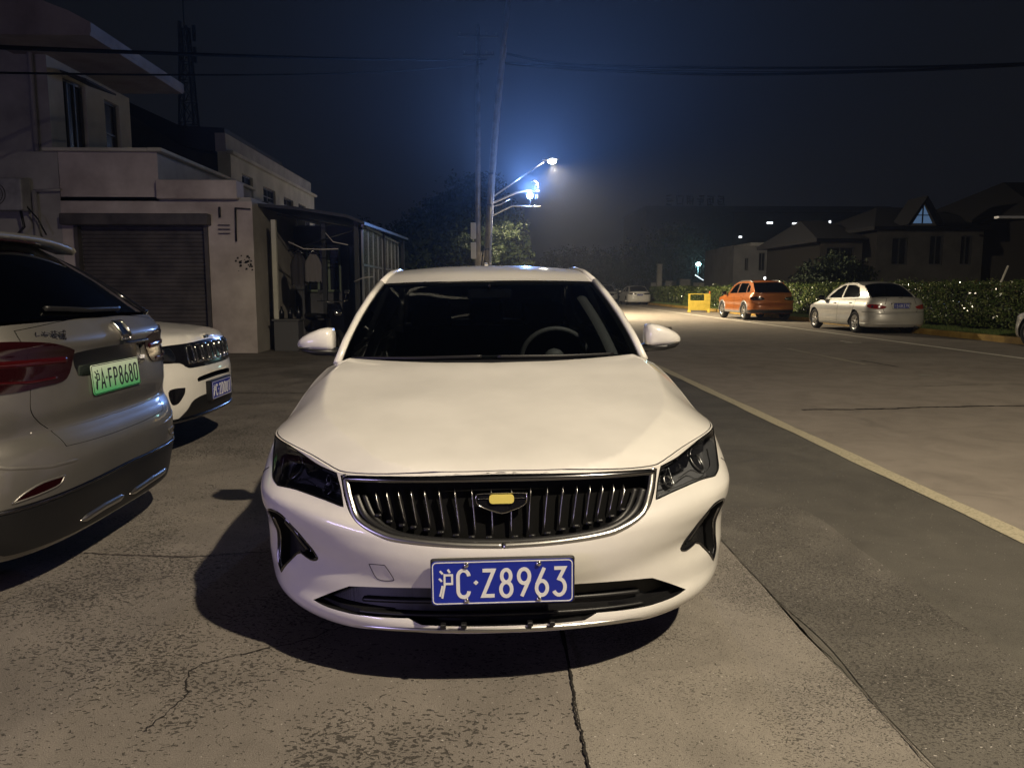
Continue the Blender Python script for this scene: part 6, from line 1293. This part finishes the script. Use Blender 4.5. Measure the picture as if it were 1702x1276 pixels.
SUV = suv_spec(4.55, 0.925, 1.66, step=0.03, bstep=0.02, rear=(0.44, 3.3), zbot=[(0, 0.24), (4.0, 0.24), (4.9, 0.195), (9, 0.19)],
    R=[(0.16, 0.12), (0.21, 0.05), (0.32, 0.03), (0.42, 0.01), (0.55, 0.0), (0.64, 0.02), (0.70, 0.055), (0.80, 0.04), (0.92, 0.045), (1.0, 0.05), (1.06, 0.035), (1.12, 0.075), (1.2, 0.14)],
    shell_back=[(3.78, 1.515), (4.00, 1.40), (4.20, 1.27), (4.36, 1.15)], belt_end=4.36, belt=[(1.22, 1.045), (2.5, 1.075), (3.9, 1.12), (4.45, 1.155)],
    rw_c=[(4.475, 1.165), (4.26, 1.36), (3.93, 1.575)], roof_c=[(1.78, 1.545), (2.3, 1.63), (3.0, 1.66), (3.6, 1.635), (3.93, 1.575)],
    shell_top=[(2.3, 1.595), (2.8, 1.61), (3.3, 1.59)], windows=[[(1.48, 1.10), (2.42, 1.12), (2.42, 1.53), (2.1, 1.51), (1.86, 1.42)], [(2.50, 1.12), (3.34, 1.14), (3.34, 1.52), (2.50, 1.535)], [(3.42, 1.15), (3.95, 1.20), (3.74, 1.42), (3.42, 1.49)]])
SUV_AT = (-1.80-4.55, 3.83)
# ---------------------------------------------------------------- the other cars
def T_(sg, l): return [(sg*a, *b) for a, *b in l]
def lamp_panel(name, poly, f, mtl, root, sg, flip, offn=0.004, n=4, rim=None, thick=0.006, step=0.04):
    q = cr_spline(poly, n); q = q if sg > 0 else mir(q)
    p = panel(name, q, f, mtl, root, step, flip=flip, offn=offn, thick=thick, bstep=0.02)
    if rim: ribbon('lamp_rim', q, f, 0.008, 0.004, rim, p, closed=True, flip=flip, base=offn-0.002, prof=3)
    return p
def simple_mirror(root, C, x0, y, z, P, base=None, s=1.0):
    for sg in (1, -1):
        m_ = cap_mesh(sg, [(x0, y, z, 0.05*s, 0.06*s, 0.6), (x0+0.02, y, z, 0.075*s, 0.075*s, 0.6), (x0+0.11*s, y, z-0.005, 0.075*s, 0.068*s, 0.7), (x0+0.17*s, y+0.01, z-0.012, 0.055*s, 0.045*s, 0.8), (x0+0.19*s, y+0.015, z-0.016, 0.02, 0.02, 1)], 12).build('wing_mirror', P, root)
        cap_mesh(sg, [(x0-0.09, y+0.01, z-0.085*s, 0.04, 0.02, 0.8), (x0+0.02, y, z-0.072*s, 0.045, 0.02, 0.8), (x0+0.12*s, y, z-0.068*s, 0.05, 0.02, 1)], 10).build('mirror_base', M['black'], m_)
def rplate(root, C, text, wd, z, kind='blue', s=0.0, off_=0.015, yy=None, tilt=0.0, bolts=False):
    q = C.rr()(np.array([[s+0.001, z]]))[0] if yy is None else (s, yy, z)
    return plate(root, text, wd, 0.14, Matrix.Translation((q[0], q[1]+off_, z)) @ Matrix.Rotation(math.pi, 4, 'Z') @ Matrix.Rotation(tilt, 4, 'X'), kind, bolts)

# --- silver plug-in SUV at the left edge, its tailgate towards the road
suv = empty('parked_car', (SUV_AT[0], SUV_AT[1], 0), (0, 0, R(-90)), 'silver SUV at the left edge showing its tailgate and green plate', 'car', 'cars parked along the road')
SUV['rear_glass'] = M['privacy']; SUV['handle_mat'] = M['silver']; SUV['clad'] = M['black']; SUV['rear_pillar_paint'] = M['blackgloss']
lampS = [(0.36, 1.008), (0.385, 1.034), (0.504, 1.062), (0.62, 1.075), (0.764, 1.083), (0.95, 1.08), (1.10, 1.06, 1), (1.06, 0.96), (0.92, 0.90), (0.792, 0.880), (0.60, 0.888), (0.432, 0.905)]
bl = [(0.30, 0.430), (-0.30, 0.430)]
trim_poly = [(-0.86, 0.24), (-0.70, 0.222), (0, 0.215), (0.70, 0.222), (0.86, 0.24), (1.0, 0.345), (0.90, 0.400), (0.72, 0.402), (0.32, 0.418), (0, 0.424), (-0.32, 0.418), (-0.72, 0.402), (-0.90, 0.400), (-1.0, 0.345)]
gate = [(0.672, 1.126, 1), (0.676, 1.06), (0.655, 0.90), (0.664, 0.80), (0.622, 0.745), (0.545, 0.690), (0.505, 0.617, 1), (0.25, 0.607), (0, 0.604), (-0.25, 0.607), (-0.505, 0.617, 1), (-0.545, 0.690), (-0.622, 0.745), (-0.664, 0.80), (-0.655, 0.90), (-0.676, 1.06), (-0.672, 1.126, 1), (-0.3, 1.155), (0, 1.160), (0.3, 1.155)]
gc = cr_spline(gate, 4); notch = cr_spline([(0.345, 0.925), (0.36, 0.985), (0.33, 1.010), (0, 1.018), (-0.33, 1.010), (-0.36, 0.985), (-0.345, 0.925), (-0.30, 0.900), (0, 0.893), (0.30, 0.900)], 3)
SUV['rear_holes'] = [gc]
CS = car(SUV, suv); rf = CS.rr()
tg = panel('tailgate', [tuple(np.array([0, 0.87])+(np.array(p)-np.array([0, 0.87]))*0.992) for p in gc], rf, M['silver'], suv, 0.025, holes=[notch], flip=True, thick=0.02, offn=0.0, bstep=0.015)
recess('gate_gap', gc, rf, 0.05, M['gap'], tg, flip=True)
recess('plate_recess', notch, rf, 0.022, M['darkchrome'], tg, flip=True, lip=0.001)
ribbon('gate_crease', cr_spline([(0.66, 0.70), (0.30, 0.690), (0, 0.688), (-0.30, 0.690), (-0.60, 0.70)], 5, False), rf, 0.012, 0.002, M['silver'], tg, flip=True, base=-0.0005, prof=5)
for sg in (1, -1):
    l_ = lamp_panel('tail_light', lampS, rf, M['redlens2'], suv, sg, True, offn=0.006, thick=0.02, step=0.03)
    ribbon('light_bar', T_(sg, [(0.42, 0.985), (0.60, 0.99), (0.85, 0.995), (1.02, 1.0)]), rf, 0.030, 0.006, M['redlens3'], l_, flip=True, base=0.007)
    ribbon('light_bar', T_(sg, [(0.50, 0.915), (0.65, 0.912), (0.90, 0.93)]), rf, 0.012, 0.004, M['redlens3'], l_, flip=True, base=0.007)
    q = cr_spline([(0.545, 0.499, 1), (0.663, 0.498), (0.75, 0.474), (0.80, 0.443, 1), (0.66, 0.455), (0.572, 0.468)], 3)
    q = q if sg > 0 else mir(q); rfl = panel('rear_reflector', q, rf, M['redlens2'], suv, 0.03, flip=True, offn=0.003)
    ribbon('reflector_rim', q, rf, 0.009, 0.005, M['silver'], rfl, closed=True, flip=True, base=0.001)
    ribbon('bumper_crease', T_(sg, [(0.42, 0.545), (0.62, 0.555), (0.80, 0.585), (0.95, 0.63)]), rf, 0.02, 0.004, M['silver'], suv, flip=True, base=-0.002, taper=True)
panel('bumper_skirt', cr_spline(trim_poly, 3), rf, M['black'], suv, 0.04, flip=True, offn=0.007, thick=0.02)
ribbon('bumper_step', [(x, 0.432-0.02*abs(x)) for x in np.linspace(-0.95, 0.95, 30)], rf, 0.018, 0.010, M['darkchrome'], suv, flip=True, base=0.002)
for a, b in ((0.42, 0.02), (-0.04, -0.55)):
    ribbon('skid_trim', [(a, 0.258), ((a+b)/2, 0.270), (b, 0.268)], rf, 0.036, 0.012, M['satin'], suv, flip=True, base=0.008, taper=True, prof=7)
# number plate, raised letters, badge, wiper, spoiler
yb = float(rf(np.array([[0.01, 0.87]]))[0][1])
plate(suv, '\u6caaA.FP8680', 0.48, 0.14, Matrix.Translation((0.0, yb+0.004, 0.872)) @ Matrix.Rotation(math.pi, 4, 'Z') @ Matrix.Rotation(R(-4), 4, 'X'), 'green', False)
me = text_mesh('\u4e0a\u6c7d\u8363\u5a01', 0.046, 0.002); o = link('maker_lettering', me, M['darkchrome'], suv); o.location = (0.500, float(rf(np.array([[0.50, 1.095]]))[0][1])+0.003, 1.078); o.rotation_euler = (R(90), 0, R(180-14))
sq = [(-0.045, 1.125, 1), (-0.05, 1.045, 1), (-0.14, 1.045, 1), (-0.145, 1.125, 1)]
bd = panel('badge', [(p[0], p[1]) for p in sq], rf, M['chrome'], suv, 0.02, flip=True, offn=0.012, thick=0.012)
ribbon('badge_rim', [(p[0], p[1]) for p in sq], rf, 0.010, 0.008, M['chrome'], bd, closed=True, flip=True, base=0.012)
ribbon('gate_handle', [(-0.10, 1.022), (-0.42, 1.022)], rf, 0.020, 0.012, M['chrome'], suv, flip=True, base=0.001, taper=True)
ribbon('rear_wiper', [(0.55, 0.10), (0.2, 0.055), (-0.25, 0.05)], CS.rw, 0.02, 0.02, M['black'], suv, flip=True, base=0.008, step=0.04)
mb = MB()
sp = [(x, 3.93, 1.577-0.045*abs(x/0.56)**2.4) for x in np.linspace(-0.56, 0.56, 21)]
vs = []
for x, y, z in sp:
    k = 1-0.12*abs(x/0.56)**3
    vs += [(x, y-0.10, z+0.010), (x, y+0.14*k, z-0.015), (x, y+0.155*k, z-0.035), (x, y+0.13*k, z-0.055), (x, y+0.02, z-0.05)]
n = 5; mb.add(vs, [(i*n+k, i*n+k+1, (i+1)*n+k+1, (i+1)*n+k) for i in range(20) for k in range(n-1)]+[tuple(range(5)), tuple(range(100, 105))[::-1]], 0, True)
so = mb.build('roof_spoiler', M['silver'], suv)
mb = MB(); mb.tube([(x, 4.072-0.02*abs(x/0.5)**3, 1.522-0.045*abs(x/0.6)**2.4) for x in np.linspace(-0.2, 0.2, 9)], 0.006, 6); mb.build('brake_lamp', M['redlens2'], so)
simple_mirror(suv, CS, 0.93, 1.55, 1.13, M['silver'])
for sg in (1, -1):
    mb = MB(); q = CS.side(sg)(np.array([SUV['shell_front'][-1]]+SUV['shell_top']+[SUV['shell_back'][0]])); mb.tube([(p[0]-sg*0.02, p[1], p[2]+0.035) for p in q], 0.014, 8); mb.build('roof_rail', M['satin'], suv)
    lamp_panel('headlight', [(0.45, 0.74), (0.60, 0.79), (0.95, 0.86), (1.15, 0.87), (0.95, 0.78), (0.60, 0.72)], CS.w, M['blackgloss'], suv, sg, False)
panel('grille', cr_spline([(-0.40, 0.78), (0, 0.80), (0.40, 0.78), (0.44, 0.60), (0.30, 0.45), (-0.30, 0.45), (-0.44, 0.60)], 4), CS.w, M['black'], suv, 0.05, offn=0.004)

# --- white compact SUV behind it, seven chrome-ringed slots
jeep = empty('parked_car', (-2.25, 6.39, 0), (0, 0, R(90)), 'white compact SUV half hidden behind the silver SUV, chrome ringed grille slots', 'car', 'cars parked along the road')
JP = suv_spec(4.4, .91, 1.64, front=(0.55, 2.6), paint=M['white'], clad=M['black'], step=0.035)
def jg(t, y): return 0.30*t**2+0.70*t**7
JP['hood_g'] = jg
JP['ztop'] = [('x', 0, 0.895), ('x', 0.5, 0.88), ('y', 0.45, 0.90), ('y', 1.0, 0.99), ('y', 1.30, 1.03), ('y', 2.45, 1.055), ('y', 3.8, 1.09), ('r', 0.6, 1.105), ('r', 0, 1.105)]
JP['hood_c'] = [(0.04, 0.893), (0.08, 0.925), (0.18, 0.955), (0.45, 0.99), (0.95, 1.03), (1.4, 1.07)]
band = cr_spline([(-0.98, 0.85), (-0.90, 0.775), (-0.739, 0.745), (-0.553, 0.733), (-0.465, 0.690), (-0.30, 0.684), (0, 0.682), (0.30, 0.684), (0.465, 0.690), (0.553, 0.733), (0.739, 0.745), (0.90, 0.775), (0.98, 0.85), (0.706, 0.868), (0.4, 0.872), (0, 0.882), (-0.4, 0.872), (-0.706, 0.868)], 3)
lowr = cr_spline([(-0.62, 0.30, 1), (-0.52, 0.37), (-0.43, 0.44), (-0.20, 0.462), (0.20, 0.462), (0.43, 0.44), (0.52, 0.37), (0.62, 0.30, 1), (0.4, 0.285), (-0.4, 0.285)], 3)
slot = cr_spline([(-0.36, 0.570, 1), (-0.34, 0.606), (0, 0.620), (0.34, 0.606), (0.36, 0.570, 1), (0, 0.580)], 3)
JP['front_holes'] = [slot]
CJ = car(JP, jeep); f = CJ.w
gb = panel('grille', band, f, M['blackgloss'], jeep, 0.04, offn=0.004, thick=0.01)
for k in range(-3, 4):
    c = k*0.132; q = [(c-0.046, 0.722), (c+0.046, 0.722), (c+0.044, 0.854), (c-0.044, 0.854)]
    recess('grille_slot', q, off(f, 0.006), 0.004, M['gap'], gb)
    ribbon('slot_ring', q, f, 0.017, 0.012, M['chrome'], gb, closed=True, base=0.004, step=0.03)
recess('bumper_slot', slot, f, 0.05, M['gap'], jeep)
panel('bumper_skirt', lowr, f, M['black'], jeep, 0.05, offn=0.006, thick=0.01)
ribbon('skirt_trim', [(x, 0.305-0.0*x) for x in np.linspace(-0.9, 0.9, 20)], f, 0.03, 0.02, M['darkchrome'], jeep, base=0.004, taper=True)
for sg in (1, -1):
    hl_ = lamp_panel('headlight', [(0.60, 0.758), (0.70, 0.762), (0.90, 0.80), (0.96, 0.845), (0.72, 0.845), (0.63, 0.842)], f, M['bulb'], jeep, sg, False, offn=0.010, rim=M['chrome'])
    lamp_panel('fog_light', [(0.535, 0.545, 1), (0.64, 0.551), (0.70, 0.53), (0.68, 0.44), (0.62, 0.436), (0.55, 0.497)], f, M['blackgloss'], jeep, sg, False, offn=0.004)
me = text_mesh('JEEP', 0.05, 0.002) if False else None
ribbon('badge', [(-0.05, 0.903), (0.05, 0.903)], f, 0.028, 0.01, M['chrome'], jeep, base=0.0, step=0.02)
plate(jeep, '\u6caaC.2D0U1', 0.44, 0.14, Matrix.Translation((0.0, -0.035, 0.48)), 'blue', False)
mb = MB(); mb.box((-0.24, -0.033, 0.40), (0.24, 0.01, 0.56), bev=0.005); mb.build('plate_bracket', M['black'], jeep)
simple_mirror(jeep, CJ, 0.91, 1.5, 1.12, M['white'])

def rear_kit(root, C, lamp_, mtl, rim=None, plate_txt=None, pz=0.8, pw=0.44, pyy=None, lens=None):
    rf_ = C.rr()
    for sg in (1, -1):
        l = lamp_panel('tail_light', lamp_, rf_, mtl, root, sg, True, offn=0.008, rim=rim)
        if lens:
            for (a, b, r_) in lens:
                c = [(a+r_*math.cos(t), b+r_*math.sin(t)) for t in np.linspace(0, 2*math.pi, 13)[:-1]]; c = c if sg > 0 else mir(c)
                panel('reflector', c, rf_, M['bulb'], l, 0.03, flip=True, offn=0.011)
    if plate_txt: rplate(root, C, plate_txt, pw, pz, 'blue', 0.0, 0.012)
# --- pale silver saloon across the road
sal = empty('parked_car', (11.33, 25.45, 0), (0, 0, R(181)), 'pale silver saloon across the road, red oval tail lamps, blue plate', 'car', 'cars parked along the road')
SA = saloon_spec(4.53, 0.85, 1.49, paint=M['silver2'], spokes=5, twin=True, rim_mat=M['satin'])
CA_ = car(SA, sal)
rear_kit(sal, CA_, [(0.42, 0.765), (0.50, 0.80), (0.68, 0.835), (0.92, 0.835), (0.98, 0.79), (0.88, 0.735), (0.68, 0.705), (0.50, 0.715)], M['redlens'], M['silver2'], '\u7696S.NM379', 0.80, lens=[(0.80, 0.775, 0.035), (0.62, 0.765, 0.025)])
rf_ = CA_.rr()
pr = recess('plate_recess', [(-0.30, 0.875), (0.30, 0.875), (0.25, 0.715), (-0.25, 0.715)], off(rf_, 0.002, True), 0.002, M['darkchrome'], sal, flip=True)
ribbon('boot_trim', [(-0.28, 0.885), (0.28, 0.885)], rf_, 0.03, 0.02, M['silver2'], sal, flip=True, base=0.004)
for pth in ([(0.42, 1.0), (0.44, 0.90), (0.46, 0.84)], [(0.50, 0.71), (0.49, 0.66), (0.47, 0.625)], [(-0.42, 1.0), (-0.44, 0.90), (-0.46, 0.84)], [(-0.50, 0.71), (-0.49, 0.66), (-0.47, 0.625)], [(x, 0.618) for x in np.linspace(-1.2, 1.2, 30)]):
    ribbon('seam', pth, rf_, 0.012, 0.001, M['gap'], sal, flip=True, base=0.0012, prof=3, step=0.04)
ribbon('bumper_crease', [(x, 0.30) for x in np.linspace(-1.3, 1.3, 30)], rf_, 0.03, 0.012, M['silver2'], sal, flip=True, base=0.0, step=0.05)
simple_mirror(sal, CA_, 0.82, 1.50, 1.0, M['blackgloss'])
mb = MB(); mb.tube([(-0.45, 4.40, 0.22), (-0.45, 4.56, 0.21)], 0.03, 10); mb.build('exhaust', M['darkchrome'], sal)
# --- orange compact SUV
ora = empty('parked_car', (11.05, 34.25, 0), (0, 0, R(182)), 'orange compact SUV with silver roof rails parked across the road', 'car', 'cars parked along the road')
OR = suv_spec(4.385, 0.915, 1.60, paint=M['orange'], clad=M['grey'], rim_mat=M['satin'])
OR['shell_back'] = [(3.62, 1.49), (3.85, 1.34), (4.05, 1.18), (4.20, 1.06)]; OR['belt_end'] = 4.20; OR['rw_c'] = [(4.30, 1.09), (4.12, 1.26), (3.82, 1.51)]; OR['roof_c'] = OR['roof_c'][:-1]+[(3.82, 1.51)]
OR['shell_top'] = [(2.2, 1.52), (2.8, 1.54), (3.25, 1.53)]; OR['belt'] = OR['belt'][:-1]+[(4.25, 1.075)]
OR['windows'] = OR['windows'][:2]+[[(3.35, 1.115), (3.66, 1.13), (3.56, 1.35), (3.35, 1.42)]]
CO_ = car(OR, ora); rf_ = CO_.rr()
rear_kit(ora, CO_, [(0.42, 0.83), (0.44, 0.90), (0.62, 0.935), (0.90, 0.945), (1.0, 0.91), (0.95, 0.82), (0.68, 0.80)], M['redlens2'], None, None, lens=[(0.80, 0.86, 0.03), (0.55, 0.86, 0.02)])
rplate(ora, CO_, '\u6caaC.3085', 0.44, 0.72) if False else None
panel('bumper_skirt', [(-1.25, 0.42), (-0.6, 0.44), (0.6, 0.44), (1.25, 0.42), (1.25, 0.30), (-1.25, 0.30)], rf_, M['black'], ora, 0.06, flip=True, offn=0.005)
ribbon('sill_trim', [(y, 0.33) for y in np.linspace(1.32, 3.08, 20)], CO_.sidew(1), 0.09, 0.02, M['grey'], ora, base=0.002, step=0.08)
ribbon('gate_crease', [(x, 0.74) for x in np.linspace(-0.55, 0.55, 14)], rf_, 0.02, 0.01, M['orange'], ora, flip=True, base=0.001)
panel('plate_blank', [(-0.26, 0.80), (0.26, 0.80), (0.26, 0.66), (-0.26, 0.66)], rf_, M['platewhite'] if False else M['orange'], ora, 0.05, flip=True, offn=0.012, thick=0.01)
simple_mirror(ora, CO_, 0.91, 1.40, 1.08, M['blackgloss'])
for sg in (1, -1):
    mb = MB(); q = CO_.side(sg)(np.array([OR['shell_front'][-1]]+OR['shell_top']+[OR['shell_back'][0]])); mb.tube([(p[0]-sg*0.02, p[1], p[2]+(0.045 if 0 < i < 4 else 0.01)) for i, p in enumerate(q)], 0.018, 8); mb.build('roof_rail', M['satin'], ora)
# --- far white saloon and white estate behind it, white car at the right edge
wsd = empty('parked_car', (11.35, 62.5, 0), (0, 0, R(181)), 'white saloon far down the road, nearer of the two white cars', 'car', 'cars parked along the road')
WS = saloon_spec(4.6, 0.90, 1.46, paint=M['white'], step=0.08); CW = car(WS, wsd)
rear_kit(wsd, CW, [(0.30, 0.80), (0.32, 0.87), (0.70, 0.90), (1.0, 0.89), (0.95, 0.82), (0.60, 0.78)], M['redlens2'], None, '\u6caaA.50963', 0.76)
simple_mirror(wsd, CW, 0.86, 1.50, 1.0, M['white'])
wag = empty('parked_car', (10.75, 68.5, 0), (0, 0, R(2)), 'white hatchback farthest down the road, facing the camera', 'car', 'cars parked along the road')
WG = suv_spec(4.4, 0.90, 1.60, paint=M['white'], step=0.08); CG = car(WG, wag)
for sg in (1, -1): lamp_panel('headlight', [(0.45, 0.74), (0.60, 0.79), (0.95, 0.86), (1.15, 0.87), (0.95, 0.78), (0.60, 0.72)], CG.w, M['bulb'], wag, sg, False)
panel('grille', cr_spline([(-0.40, 0.78), (0, 0.80), (0.40, 0.78), (0.40, 0.60), (-0.40, 0.60)], 4), CG.w, M['black'], wag, 0.08, offn=0.004)
simple_mirror(wag, CG, 0.88, 1.50, 1.1, M['white'])
edg = empty('parked_car', (12.62, 17.35, 0), (0, 0, R(184)), 'white car cut off by the right edge of the photo', 'car', 'cars parked along the road')
ED = saloon_spec(4.5, 0.89, 1.46, paint=M['silver2'], rim_mat=M['satin']); CE = car(ED, edg)
for sg in (1, -1): lamp_panel('headlight', [(0.50, 0.62), (0.60, 0.66), (0.95, 0.72), (1.15, 0.73), (0.95, 0.66), (0.60, 0.60)], CE.w, M['bulb'], edg, sg, False)
simple_mirror(edg, CE, 0.85, 1.50, 1.0, M['silver2'])
